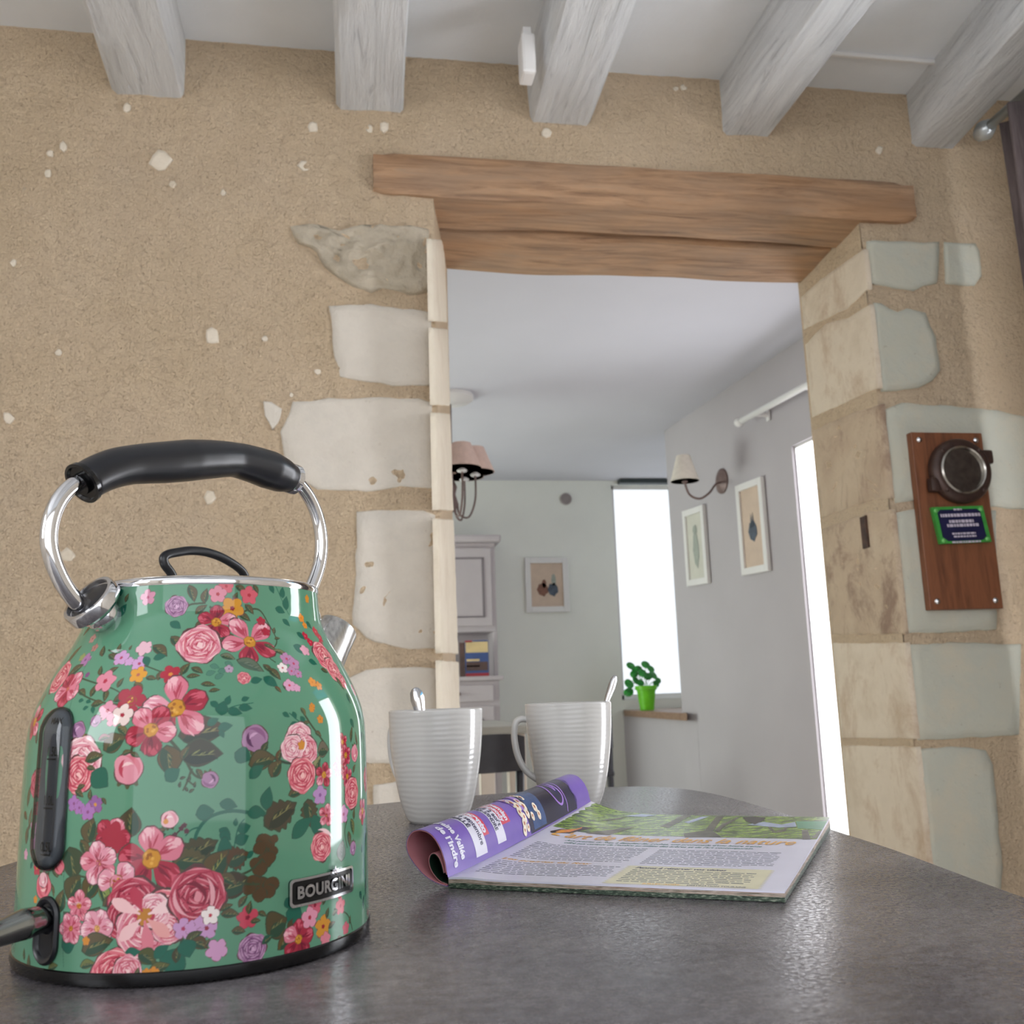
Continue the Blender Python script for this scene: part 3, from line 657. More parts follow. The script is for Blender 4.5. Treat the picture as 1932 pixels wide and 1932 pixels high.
# right shoulder
for x, y, r in ((575,1200,10),(585,1212,10),(595,1192,12),(603,1203,12),(606,1216,10)): small(x, y, r, 'b8293f', 'd4606e')
teal(567,1200,24,-40); teal(566,1226,36,-35); small(575,1227,13,'dd9fb0','dd9fb0'); teal(590,1250,24,-20)
rose(612,1238,34,R_CORAL,.2); rose(630,1264,28,R_CORAL,2.2); rose(645,1283,18,R_CORAL,1.2); leaf(612,1266,22,-20); leaf(641,1290,34,-62,wf=.22); teal(657,1318,24,-80); rose(667,1302,12,R_PINK)
# left shoulder
leaf(150,1190,40,60,wf=.2); leaf(165,1190,30,40,wf=.2); leaf(140,1235,44,58,wf=.22); small(175,1205,10,'c08a80','9a5a50'); small(179,1222,9,'b07a70','9a5a50'); leaf(195,1228,26,110); leaf(212,1240,26,-30); small(162,1245,15,'a874a0','7c4a78'); small(155,1240,9,'8f9a5c','8f9a5c')
leaf(143,1265,42,35); rose(113,1278,32,R_CORAL,.8); flower(128,1300,36,200,[PNK, RED, PNK],ctr='c8505a',cr_=.12,wid=.55); leaf(82,1318,26,60)
flower(66,1362,32,40,[RED, PNK, RED]); leaf(70,1390,26,100)
leaf(226,1222,20,100); leaf(247,1222,12,80); small(272,1223,17,'e0b4c0','e0b4c0',.8); small(229,1241,17,LIL,'a83a5c'); small(263,1252,17,LIL,'a83a5c'); teal(276,1248,26,-60); teal(302,1240,26,15); small(244,1248,10,LIL,LIL)
small(261,1273,18,'d9982f','b06050',.1); leaf(302,1274,22,80); leaf(285,1280,22,-10); small(322,1272,20,'a9283a','d98a3a',.7); leaf(335,1293,30,-5); leaf(191,1265,22,110); leaf(214,1265,24,35); leaf(228,1288,22,70); leaf(260,1300,34,-60,c='6a5a34',hi='9aa860'); leaf(178,1302,28,80); leaf(199,1312,26,-80); leaf(155,1307,26,-25); leaf(184,1328,28,10); leaf(230,1316,34,25); small(165,1273,6,'7a4a78','7a4a78')
small(199,1285,23,PKS,'b02c44',.2); teal(153,1322,14,0); teal(167,1324,14,-10); teal(162,1336,14,20); teal(175,1340,16,-60); leaf(352,1318,26,-40); leaf(362,1306,20,30)
flower(248,1322,30,70,[('a32a3d','a32a3d','a32a3d')],ctr='a32a3d',cr_=.3,wid=.5)
# middle bouquet
leaf(384,1382,92,6,wf=.36,c='4c4030',dk='2e3a30'); teal(402,1362,26,30); teal(425,1372,30,12); teal(418,1385,18,-60); teal(420,1336,30,80,wf=.5); teal(405,1330,22,-40)
teal(431,1321,22,70); teal(443,1344,30,-12); teal(463,1336,28,-5); teal(463,1319,18,20)
leaf(216,1402,50,30,wf=.44); leaf(232,1380,30,-40,c='6e6644'); leaf(285,1408,44,18); leaf(318,1436,60,-82,wf=.46,c='5a4c30'); teal(326,1462,34,40,wf=.5); leaf(381,1424,78,0,wf=.40,c='3c3c30',dk='26332c',hi='7c8050'); leaf(350,1420,28,60)
small(203,1341,20,'dd93a8','a83048'); small(215,1356,16,'dd93a8','dd93a8')
flower(332,1336,62,98,[PNK, LPK, RED, PNK, RED],cr_=.25,wid=.44); 
flower(285,1377,50,60,[RED, PNK, RED, CRIM, PNK],cr_=.24,wid=.47)
small(231,1349,22,'e6cfc8','a32a3d',.2); bud(181,1360,12,200,R_LILAC); leaf(197,1392,26,14,c='9a6a70'); bud(148,1378,18,120,R_LILAC,sep='8c7a3a'); leaf(165,1395,24,-60)
bud(242,1450,31,90,R_PINK); leaf(240,1420,20,20); leaf(255,1425,20,-25)
rose(152,1438,46,R_PALE,.3); rose(148,1462,34,R_CORAL,1.9); leaf(178,1430,40,15); leaf(172,1450,20,-10); teal(188,1471,46,-35,wf=.55); leaf(154,1485,20,20)
bud(396,1471,17,-60,R_LILAC); leaf(376,1460,22,-60)
for x, y in ((345,1468),(340,1480),(352,1488),(362,1492),(368,1480),(358,1470)): leaf(x, y, 12, rng.uniform(0, 180), c='3a3c34')
# right bouquet
teal(555,1350,18,-70); teal(571,1359,20,-60); teal(539,1349,18,-30); teal(556,1369,26,10); leaf(578,1364,16,0); leaf(572,1343,20,-60,c='6a6440'); small(589,1333,8,'cf8730','cf8730'); small(588,1338,7,'cf8730','cf8730'); small(604,1357,9,'cf8730','b06a20'); leaf(600,1385,20,-30)
bud(481,1393,28,110,R_LILAC); leaf(500,1410,26,60,c='3c4634'); teal(458,1427,36,-25,wf=.55); leaf(495,1436,56,10,wf=.42); teal(484,1456,38,40); leaf(521,1450,38,55,wf=.44); leaf(527,1424,26,70,c='5e4630'); leaf(610,1415,32,0,wf=.6,c='6a6252'); leaf(598,1445,44,70,c='8a8a60')
leaf(560,1495,40,10)
rose(564,1392,30,R_PALE,.5); rose(578,1416,28,R_PINK,1.3); rose(552,1412,26,R_PALE,2.0); small(569,1406,10,'d08a35','d08a35'); b_, s_ = at(566, 1404); b_.put(crescent(.0042, -1.5, 1.2, .0012), 'f6dede')
rose(570,1462,33,R_CORAL,.3); flower(611,1462,24,150,[RED, PNK])
for x, y, r, c_ in ((646,1400,18,'b8293f'),(652,1425,22,'b4304a'),(640,1445,22,'a8283c'),(655,1465,20,'c04a60')): flower(x, y, r, 30, [(c_, 'd98a94', '7c1f33')], ctr='c88a2c')
bud(669,1421,18,-90,R_PINK); leaf(663,1385,34,70,wf=.2); leaf(672,1392,30,110,wf=.2); teal(664,1365,24,-50); leaf(668,1450,20,50); rose(664,1496,30,R_CORAL,.9); rose(690,1470,24,R_CORAL,.9); teal(678,1350,22,-60); teal(682,1390,24,-70)
small(604,1500,19,'b48abb','8a5a90'); leaf(530,1536,78,28,wf=.44,serr=True,c='4a4232',dk='33382c'); leaf(584,1535,56,-80,wf=.44,serr=True,c='4e4834'); teal(570,1562,60,35,wf=.3); teal(596,1560,50,-75)
flower(616,1538,22,80,[PNK, ('c9586a','e8a0ac','7c1f33')],ctr='a83048',cr_=.15); small(648,1536,18,'cf9ac0','b05a80'); flower(684,1530,26,50,[PNK, RED],ctr='d09a40'); leaf(668,1535,22,80); leaf(664,1560,34,-70,c='6a6a44'); bud(666,1600,14,-100,R_LILAC); leaf(658,1583,30,-80)
rose(606,1597,27,R_CORAL,.4); b_, s_ = at(606, 1597); b_.put(crescent(.0088, .3, 1.9, .0018), 'f2ccd0'); leaf(645,1605,40,80,wf=.45,c='8a9088',hi='a8b0a8',dk='7c8880')
teal(683,1600,20,80); teal(690,1580,20,80); teal(690,1670,40,75,wf=.25); teal(686,1700,30,65,wf=.3); teal(680,1690,22,-50)
# lower bouquet
small(140,1516,15,'a873b0','8a5080'); small(150,1524,13,'a873b0','8a5080'); small(180,1518,17,'8f5f98','d09040',.5); small(166,1532,16,'a873b0','8a5080'); leaf(171,1499,20,90); leaf(150,1498,24,-30); leaf(196,1512,16,-50)
leaf(247,1552,54,88,wf=.52,c='4a422e',dk='22402f'); leaf(171,1567,46,75,wf=.46); leaf(160,1602,38,-60,c='5e5238'); leaf(300,1572,30,30)
bud(320,1546,17,80,R_PALE); b_, s_ = at(313, 1550); b_.put(blob(.0012), 'd08a3a')
for x, y in ((330,1575),(342,1563),(348,1557),(352,1568),(336,1583)): small(x, y, 5, '5a3c44', '5a3c44')
teal(387,1534,36,8,wf=.5); teal(431,1519,36,-15); teal(505,1506,46,80,wf=.34); teal(484,1534,38,-3,wf=.4)
teal(424,1570,0+26,-30); teal(445,1551,16,90); teal(461,1563,26,18,wf=.5); teal(457,1584,28,25,wf=.5); teal(425,1578,26,-35,wf=.45); teal(425,1603,30,0,wf=.9); teal(472,1612,20,40)
leaf(375,1605,76,25,wf=.40,serr=True,c='4a4632',dk='2c3a2c'); leaf(362,1625,70,-8,wf=.42,serr=True,c='565036'); leaf(412,1632,64,55,wf=.44,c='5a4a2e',hi='90904e'); leaf(448,1618,44,20,wf=.6,serr=True,c='553e28'); leaf(445,1672,64,12,wf=.44,c='42382a'); leaf(430,1660,40,-30)
for x, y, r in ((497,1585,13),(503,1607,13),(490,1600,12),(510,1592,9),(515,1605,9),(517,1583,8),(498,1625,14),(508,1618,12),(490,1640,13),(481,1628,10),(493,1672,17),(512,1668,14),(506,1682,13),(490,1688,13),(478,1664,13),(470,1676,12)): b_, s_ = at(x, y); b_.put(blob(r*s_*1.08, 14, sy=.85), '3c4634'); b_.put(blob(r*s_, 14, sy=.85), '54402a')
stem([(455,1650),(475,1640),(495,1620)], 4, 3); stem([(450,1665),(470,1668),(490,1668)], 4, 3)
leaf(136,1630,60,-75,wf=.5,c='3c4a34'); leaf(140,1674,50,60,wf=.5,c='4e4a32'); leaf(116,1700,40,80,wf=.4); leaf(175,1672,54,50,wf=.4,c='57492c',hi='8fa05a'); leaf(196,1688,44,-70,c='7c8a4c',hi='a8b86a'); leaf(208,1700,34,30); leaf(320,1665,50,40,wf=.5); teal(340,1720,40,-40); teal(130,1780,36,20,wf=.6); teal(236,1690,30,60)
flower(211,1578,34,60,[PNK, RED, RED, RED, RED],ctr='a32c40',cr_=.3,wid=.55); b_, s_ = at(214, 1582); b_.put(blob(.0062, lobes=5, ld=.25), 'a32c40')
flower(286,1620,60,96,[PNK, RED, RED, RED, PNK],cr_=.26,wid=.45)
flower(187,1628,38,100,[LPK, PNK, LPK, PNK, LPK],ctr='c4687c',cr_=.14,wid=.52)
for k in range(9): b_, s_ = at(187, 1628); a_ = rng.uniform(0, 2*pi); b_.put(rotp(petal(.0045, .0003), a_), '8e2c40')
flower(220,1664,38,170,[LPK, LPK, LPK],n=3,ctr='d98799',cr_=.3,wid=.6); b_, s_ = at(222, 1663)
for k in range(4): b_.put(rotp(petal(.0042, .0003), -1.9+k*.25)+[(k-1.5)*.0008, .0015], '8e2338')
rose(250,1705,46,R_RED,.4); rose(236,1732,36,R_RED,1.4); rose(312,1728,46,R_CORAL,2.6); rose(270,1755,48,R_PINK,.9); rose(318,1748,30,R_PINK,2.0); rose(290,1718,30,R_PALE,.2)
b_, s_ = at(272, 1728); b_.put(petal(.010, .0040)-[.005, 0], 'b5394f'); b_.put(blob(.0034, lobes=7, ld=.3), 'b87a30')
for k, (a_, L_, c_) in enumerate(((2.7, .015, 'eebfc0'), (3.9, .013, 'eebfc0'), (.35, .014, 'f2cccc'), (4.9, .014, 'd67a88'), (5.6, .013, 'e4a09c'), (2.0, .012, 'b5394f'))): b_.put(rotp(petal(L_, .0035), a_)+[.002*cos(a_), .002*sin(a_)], c_)
rose(372,1690,50,R_RED,.7); b_, s_ = at(362, 1692); b_.put(crescent(.0066, -.5, 2.2, .0022), '7a1e33'); b_.put(crescent(.0105, -.8, .9, .0022), 'e0a0a8'); b_.put(crescent(.0085, 2.6, 4.6, .002), 'e0a0a8')
flower(149,1709,26,90,[PNK, ('d06a7c','f0b0b8','8e2338')],ctr='c0702c',cr_=.18,wid=.5); flower(134,1752,26,60,[PNK],n=6,ctr='b8702c',cr_=.16,wid=.5); flower(183,1752,32,70,[LPK],n=6,ctr='d9a060',cr_=.16,wid=.55)
bud(82,1672,24,-90,R_CORAL); bud(82,1660,14,-90,R_PALE); small(70,1638,13,'b8384a','d08a3a'); leaf(104,1648,22,-40); bud(112,1635,14,120,R_CORAL); leaf(100,1680,24,-70,wf=.2); small(67,1697,7,'cf8730','cf8730')
small(49,1612,10,'d9a0b8','d9a0b8'); teal(60,1632,16,50); small(64,1560,14,'cf9ac0','c07aa0'); small(66,1590,13,'cf9ac0','c07aa0'); leaf(58,1545,40,80,wf=.2); leaf(56,1500,44,70,wf=.2); leaf(48,1540,26,-20,c='6a4630'); rose(68,1480,24,R_RED); rose(70,1525,12,R_RED); leaf(52,1575,34,75,wf=.3); rose(72,1465,16,R_RED)
leaf(183,1784,64,18,wf=.36); small(163,1775,8,'cf8730','cf8730'); leaf(166,1820,32,12,c='6a7040'); leaf(207,1806,24,-40,c='7c8a4c'); leaf(278,1807,38,-35,wf=.46,c='4e522e'); teal(250,1798,30,10); teal(330,1812,50,60,wf=.6); teal(305,1795,34,40); leaf(300,1828,40,20,c='5e6038'); leaf(335,1800,30,80,c='44402c')
rose(214,1838,40,R_CORAL,.5); rose(240,1832,26,R_PINK,1.5); small(290,1838,10,'cf8730','cf8730'); small(276,1845,8,'cf8730','cf8730'); leaf(260,1840,20,80)
small(346,1752,19,'c495c0','a83a5c'); small(362,1750,13,'c495c0','c495c0'); small(390,1751,20,'c495c0','8e2c40'); small(378,1740,12,'c495c0','c495c0'); small(397,1727,17,WHT,'b8384a'); leaf(366,1768,34,30,c='4a4c34'); leaf(377,1781,34,-30,wf=.4,c='5a4630'); teal(352,1790,34,-70,wf=.6)
small(409,1792,20,'cf9ac0','cf9ac0',.9); small(467,1731,21,'c2475a','7e2436',.4); leaf(434,1725,34,-8); leaf(428,1712,24,20); leaf(459,1700,26,50); leaf(471,1712,24,80); leaf(495,1725,20,-30); leaf(482,1738,20,0); leaf(450,1757,26,-10,wf=.34); leaf(392,1778,14,60); leaf(380,1777,12,-20)
teal(555,1726,40,-20,wf=.6); teal(545,1705,26,-60,wf=.5); leaf(522,1746,46,25,wf=.7,c='524830'); leaf(557,1745,34,70,wf=.55,c='4e422c'); teal(560,1735,26,60); rose(476,1790,26,R_LILAC,.8); leaf(505,1772,26,30,c='2b5846'); leaf(540,1775,44,35,c='5e4c2c')
flower(563,1772,36,80,[RED, PNK, RED, CRIM, RED],ctr='c88a2c',cr_=.2,wid=.5); small(594,1708,18,'cd5f72','8e2338'); small(584,1731,20,'dd93a8','a8283c'); small(609,1748,21,'cf8f33','8e1f2c',.2); small(642,1709,16,'d9707c','c04a58',.3); leaf(618,1722,20,70); leaf(626,1745,22,20); leaf(632,1722,18,20,c='707860'); small(652,1751,12,'cd6272','cd6272'); small(614,1772,14,'d9828f','d9828f'); leaf(600,1690,14,80); leaf(612,1700,16,50)
small(694,1722,8,'c23a50','c23a50'); small(640,1690,6,'c23a50','c23a50'); leaf(660,1735,16,80); leaf(640,1770,16,10)
leaf(46,1800,20,100,c='4a5a3a'); leaf(55,1815,26,100,wf=.3); leaf(100,1825,26,20,c='5a6038')
# seam line of the steel sheet below the window side
stem([(190,1182),(182,1215),(165,1250),(143,1300),(130,1345)], .8, .8, '35584a'); stem([(121,1640),(120,1700),(119,1760),(120,1826)], .8, .8, '35584a')
# scatter on the far sides that the photograph does not show
def scatter(b, k):
    u = rng.random()
    if u < .3: d_flower(b, rng.uniform(.006, .012), rng.uniform(0, 6), [RED, PNK, RED])
    elif u < .5: d_rose(b, rng.uniform(.005, .009), [R_PINK, R_CORAL, R_RED, R_LILAC][k % 4])
    elif u < .75: d_small(b, rng.uniform(.003, .005), [LIL, PKS, YEL, COR][k % 4])
    elif u < .9: d_leaf(b, rng.uniform(.01, .018), rng.uniform(0, 6))
    else: d_teal(b, rng.uniform(.007, .012), rng.uniform(0, 6))
A2, A3 = A1, A0+2*pi; NB = 420
imgb = np.tile(BASEC, (NTT, NB, 1)).astype(np.float32)
for k in range(110): scatter(Brush(rng.uniform(A2+.05, A3-.05), rng.uniform(.01, TL-.01), imgb, A2, A3), k)
img = img.reshape(NTT, SS, NA, SS, 3).mean((1, 3))

kettle = thing('kettle', (KC[0], KC[1], TT), 'green enamelled electric kettle printed with roses and blossoms, standing on the table', 'kettle')
# body skin: fine grid so that the printed pattern is sharp
azs = np.concatenate([A0+(np.arange(NA)+.5)/NA*(A1-A0), A2+(np.arange(NB)+.5)/NB*(A3-A2)]); ts = (np.arange(NTT)+.5)/NTT*TL; ts[0] = 0; ts[-1] = TL
AZ, TG = np.meshgrid(azs, ts); P = ksurf(AZ, TG).reshape(-1, 3)-np.array([KC[0], KC[1], TT]); na = len(azs)
I, J = np.meshgrid(np.arange(NTT-1), np.arange(na), indexing='ij'); J2 = (J+1) % na
Q = np.stack([I*na+J, I*na+J2, (I+1)*na+J2, (I+1)*na+J], -1).reshape(-1, 4).astype(np.int32)
me = bpy.data.meshes.new('body'); me.vertices.add(len(P)); me.vertices.foreach_set('co', P.astype(np.float32).ravel())
me.loops.add(Q.size); me.loops.foreach_set('vertex_index', Q.ravel()); me.polygons.add(len(Q)); me.polygons.foreach_set('loop_start', np.arange(0, Q.size, 4, dtype=np.int32)); me.polygons.foreach_set('loop_total', np.full(len(Q), 4, np.int32))
me.update(calc_edges=True); me.polygons.foreach_set('use_smooth', np.ones(len(Q), bool))
ca = me.color_attributes.new('print', 'FLOAT_COLOR', 'POINT'); c4 = np.ones((NTT, na, 4), np.float32); c4[:, :NA, :3] = img; c4[:, NA:, :3] = imgb; ca.data.foreach_set('color', c4.ravel())
def f_enamel(t):
    a = t.new('ShaderNodeAttribute', attribute_name='print'); t.link(a.outputs['Color'], t.b.inputs['Base Color'])
me.materials.append(pmat('printed_enamel', f_enamel, rough=0.045, IOR=1.5)); me.validate()
body = bpy.data.objects.new('body', me); body['_o'] = kettle['_o']; link(body, kettle)
# -------- kettle fittings
KO = np.array([KC[0], KC[1], TT])
mb = MB(); mb.lathe([(.0905, .0008), (.0928, .0012), (.0934, .0035), (.0932, .0066), (.0920, .0076), (.080, .0076), (.080, .0008)], KO, n=96); mb.build('base_ring', BLACKG, kettle, auto=40)
mb = MB(); mb.lathe([(.0620, .1885), (.0636, .1890), (.0640, .1903), (.0638, .1922), (.0628, .1932), (.0612, .1934), (.0604, .1925)], KO, n=96); mb.build('rim', CHROME, kettle, auto=50)
mb = MB(); mb.lathe([(.0604, .1915), (.0600, .1938), (.055, .1948), (.035, .1956), (.0, .1960)], KO, n=96); lid = mb.build('lid', STEEL, kettle, auto=50)
HAZ = radians(-43.0); hd = np.array([sin(HAZ), -cos(HAZ), 0]); hn = np.array([cos(HAZ), sin(HAZ), 0])   # plane of the handle
def hp(x, y): return onplane(x, y, KO, hn)
mb = MB(); c_ = [hp(*q) for q in ((329,1096),(322,1080),(311,1065),(309,1053),(317,1046),(335,1042),(358,1039),(385,1041),(412,1049),(435,1061),(453,1074),(461,1085),(463,1096))]
c_ = cr(c_, 6); mb.tube(c_, .0026, 16); mb.build('lid_loop', BLACKP, lid, smooth=True)
# handle bow: two chrome tubes and a moulded grip
lt_ = [hp(*q) for q in ((168,1147),(150,1140),(130,1118),(112,1088),(98,1052),(92,1015),(98,975),(114,941),(140,915),(172,900))]
rt_p = [hp(*q) for q in ((540,897),(563,912),(585,942),(600,980),(606,1020),(604,1055),(596,1086),(584,1115),(572,1135))]
handle_l = cr(lt_, 8); handle_r = cr(rt_p, 8)
mb = MB(); mb.tube(handle_l, .0044, 20); hl = mb.build('handle_tube', CHROME, kettle, smooth=True)
mb = MB(); mb.tube(handle_r, .0044, 20); mb.build('handle_tube', CHROME, kettle, smooth=True)
gt = [((123,890),(192,930)),((152,869),(216,921)),((186,853),(245,913)),((222,842),(270,912)),((261,834),(298,914)),((305,828),(325,916)),((354,825),(355,913)),((400,827),(395,907)),((447,834),(432,901)),((485,843),(462,908)),((522,856),(490,917)),((545,870),(516,924)),((560,883),(536,923))]
gc, gr = [], []
for a, b in gt: a, b = hp(*a), hp(*b); gc.append((a+b)/2); gr.append(np.linalg.norm(a-b)/2)
gcc = cr(gc, 6); grr = np.interp(np.linspace(0, 1, len(gcc)), np.linspace(0, 1, len(gr)), gr)
grr[0] *= .93; grr[-1] *= .97
mb = MB(); mb.tube(gcc, grr, 32, caps=True, flat=.88, up=hn); mb.build('grip', BLACKP, kettle, auto=60)
# hollow end of the grip and its chrome collar
ax = gcc[0]-gcc[3]; ax /= np.linalg.norm(ax)
mb = MB(); mb.lathe([(gr[0]*.99, -.001), (gr[0]*1.0, .0015), (gr[0]*.86, .0018), (gr[0]*.78, .0005), (.006, .0005), (.0058, .003), (.0, .003)], gcc[0], ax, 32); mb.build('grip_cap', BLACKG, kettle, auto=50)
ax = gcc[-1]-gcc[-4]; ax /= np.linalg.norm(ax)
mb = MB(); mb.lathe([(gr[-1]*.98, -.001), (gr[-1]*1.03, .0003), (gr[-1]*1.03, .0035), (gr[-1]*.8, .0048), (.0046, .0048)], gcc[-1], ax, 32); mb.build('grip_collar', CHROME, kettle, auto=50)
# pivots at both sides of the neck
for sgn in (1, -1):
    o_ = hd*sgn; cz = hp(150, 1140)[2]; n_ = o_*.80+np.array([0, 0, .60]); n_ /= np.linalg.norm(n_)
    base = KO+o_*.0640+np.array([0, 0, cz-TT-.006])
    mb = MB(); mb.lathe([(.0085, -.004), (.0095, .0), (.0100, .003), (.0092, .0055), (.0070, .0065), (.0070, .010)], base, n_, 32)
    pv = mb.build('pivot', CHROME, kettle, auto=45)
    top = base+n_*.0075
    mb = MB(); mb.lathe([(.0075, 0), (.0140, .0006), (.0152, .002), (.0152, .0075), (.0146, .0085), (.0128, .0086), (.0124, .0060), (.0, .0056)], top, n_, 40); mb.build('pivot_disc', CHROME, pv, auto=40)
    mb = MB(); mb.lathe([(.0123, .0058), (.0100, .0072), (.004, .0074), (0, .0074)], top, n_, 32); mb.build('disc_inlay', BLACKP, pv, auto=40)
# spout
so = -hd; sa = so*.62+np.array([0, 0, .78]); sa /= np.linalg.norm(sa)
tipc = hp(636, 1186); sb = tipc-sa*.048
mb = MB(); mb.lathe([(.0185, -.004), (.0170, .018), (.0150, .034), (.0142, .0475), (.0140, .048), (.0128, .0476), (.0130, .03)], sb, sa, 40); mb.build('spout', STEEL, kettle, auto=40)
# water window: dark channel under a clear bulged cover
DG = softn('smoked_plastic', (78, 82, 88), 0.2, .1, 40)
GLS = bpy.data.materials.new('clear_plastic'); GLS.use_nodes = True; _t = GLS.node_tree; _t.nodes.clear()
_o, _m, _a, _g, _f = [_t.nodes.new('ShaderNode'+q) for q in ('OutputMaterial', 'MixShader', 'BsdfTransparent', 'BsdfGlossy', 'Fresnel')]
_a.inputs[0].default_value = (.9, .92, .93, 1); _g.inputs['Roughness'].default_value = .04; _f.inputs[0].default_value = 1.5
for _x, _y in ((_f.outputs[0], _m.inputs[0]), (_a.outputs[0], _m.inputs[1]), (_g.outputs[0], _m.inputs[2]), (_m.outputs[0], _o.inputs[0])): _t.links.new(_x, _y)
WAZ = radians(-42.3); TA, TB = khit(92, 1640)[1], khit(118, 1338)[1]
def capsule(az, ta, tb, hw, off, k=1.0, nn=14):
    """stadium outline on the skin"""
    P = []
    for i in range(nn+1): q = pi*i/nn; P.append((az+hw*cos(q)/.0915, tb-hw+hw*sin(q)))
    for i in range(nn+1): q = pi+pi*i/nn; P.append((az+hw*cos(q)/.0915, ta+hw+hw*sin(q)))
    return np.array(P)
def bulge(name, m, az, ta, tb, hw, prof, parent, cap_last=True):
    """stack of stadium rings: prof = [(inset, offset), ...]"""
    vs = []; n = None
    for ins, off in prof:
        P = capsule(az, ta+ins, tb-ins, max(hw-ins, .0004), off); n = len(P)
        for a, t in P: vs.append(ksurf(a, t, off))
    fs = [(i*n+j, i*n+(j+1) % n, (i+1)*n+(j+1) % n, (i+1)*n+j) for i in range(len(prof)-1) for j in range(n)]
    if cap_last: fs.append(tuple((len(prof)-1)*n+j for j in range(n)))
    mb = MB(); mb.add(vs, fs); return mb.build(name, m, parent, auto=50)
ww = bulge('water_window', DG, WAZ, TA, TB, .0112, [(0, -.001), (0, .0010), (.0012, .0014), (.0030, .0012), (.0042, .0006), (.0060, .0005), (.0095, .0005)], kettle)
bulge('clear_cover', GLS, WAZ, TA-.001, TB+.001, .0122, [(0, -.0006), (.0003, .0020), (.0016, .0036), (.0045, .0048), (.0085, .0052)], ww)
bulge('gauge_strip', softn('grey_plastic', (44, 48, 58), 0.3, .1, 30), WAZ, TA+.006, TB-.012, .0038, [(0, .0003), (.0004, .0013), (.003, .0014)], ww)
def textmesh_on_kettle(s, size, az0, t0, off, bold=0, sx=1.0):
    v, f = text2d(s, size, bold, align='CENTER'); return [ksurf(az0+x*sx/.0915, t0+y, off) for x, y, z in v], f
mk = MB()
for y_, s_ in ((1420, '1.5L'), (1512, '1.0L'), (1600, '0.5L')):
    t0 = khit(98, y_)[1]; v, f = textmesh_on_kettle(s_, .0062, WAZ, t0-.010+.0085, .0017, .0001, .8); mk.add(v, f)
    q = [ksurf(WAZ+a/.0915, t0-.0035+b, .0017) for a, b in ((-.0036, 0), (.0036, 0), (.0036, .0008), (-.0036, .0008))]; mk.add(q, [(0, 1, 2, 3)])
t0 = khit(115, 1352)[1]; v, f = textmesh_on_kettle('MAX', .0045, WAZ, t0-.004, .0017, .00008); mk.add(v, f)
mk.build('level_marks', BLACKG, ww)
# switch lever in its oval slot
SAZ = radians(-40.8); t0, t1 = khit(92, 1822)[1], khit(92, 1690)[1]
sl = bulge('switch_slot', BLACKP, SAZ, t0, t1, .0088, [(0, -.001), (0, .0012), (.0012, .0022), (.0026, .0018), (.0034, .0004), (.0060, .0003)], kettle)
p0 = ksurf(SAZ, khit(92, 1745)[1], 0.001); dsn = np.array([sin(SAZ), -cos(SAZ), 0])
lv = [onplane(x, y, p0, hn) for x, y in ((95,1735),(70,1737),(40,1746),(0,1761),(-45,1776))]
lv = cr(lv, 6)
mb = MB(); mb.tube(lv, np.interp(np.linspace(0, 1, len(lv)), [0, .2, .45, .75, 1], [.0048, .0062, .0072, .0058, .0056]), 24, flat=1.0, up=(0, 0, 1)); mb.build('switch_lever', softn('satin_grey_metal', (150, 154, 152), 0.16, .05, 30, metal=1.0), kettle, auto=50)
mb = MB(); d_ = (lv[4]-lv[0]); d_ /= np.linalg.norm(d_); mb.tube([p0-d_*.004, lv[2], lv[5]+d_*.001], [.0050, .0054, .0056], 24); mb.build('lever_root', BLACKP, kettle, auto=50)
# name plate
BZ0, BZ1 = radians(34.2), radians(63.0); bt = (khit(600, 1675)[1]); bl = (BZ1-BZ0)*.0922; bm_ = (BZ0+BZ1)/2
def rrect(hw, hh, r, n=6):
    P = []
    for cx_, cy_, a0 in ((hw-r, hh-r, 0), (-hw+r, hh-r, pi/2), (-hw+r, -hh+r, pi), (hw-r, -hh+r, 1.5*pi)):
        for i in range(n+1): q = a0+pi/2*i/n; P.append((cx_+r*cos(q), cy_+r*sin(q)))
    # subdivide the long sides so that the plate follows the skin
    Q = []
    for i, p in enumerate(P):
        q = P[(i+1) % len(P)]; L = max(1, int(abs(q[0]-p[0])/.003))
        for j in range(L): Q.append((p[0]+(q[0]-p[0])*j/L, p[1]+(q[1]-p[1])*j/L))
    return Q
def plate(name, hw, hh, r, o0, o1, m, parent, hole=None):
    P = rrect(hw, hh, r); n = len(P); K = lambda p, o: ksurf(bm_+p[0]/.0922, bt+p[1], o)
    mb = MB()
    if hole is None:
        nx, ny = 16, 2; vs = [K(p, o0) for p in P]+[K(p, o1) for p in P]; fs = [(i, (i+1) % n, (i+1) % n+n, i+n) for i in range(n)]
        mb.add(vs, fs)
        # top in vertical strips
        xs = np.linspace(-hw, hw, 25)
        def hy(x): return hh if abs(x) <= hw-r else hh-r+sqrt(max(r*r-(abs(x)-hw+r)**2, 0))
        top = [K((x, hy(x)), o1) for x in xs]+[K((x, -hy(x)), o1) for x in xs]
        mb.add(top, [(i, i+1, i+26, i+25) for i in range(24)])
    else:
        Pi = [(p[0]*(hw-hole)/hw, p[1]*(hh-hole)/hh) for p in P]
        vs = [K(p, o0) for p in P]+[K(p, o1) for p in P]+[K(p, o1) for p in Pi]+[K(p, o0) for p in Pi]
        mb.add(vs, [(r_*n+i, r_*n+(i+1) % n, (r_+1)*n+(i+1) % n, (r_+1)*n+i) for r_ in range(3) for i in range(n)])
    return mb.build(name, m, parent, auto=40)
hwb = bl/2
pl = plate('name_plate', hwb, .0066, .0022, -.001, .0010, BLACKG, kettle); pl['label'] = 'black name plate with silver border and lettering'
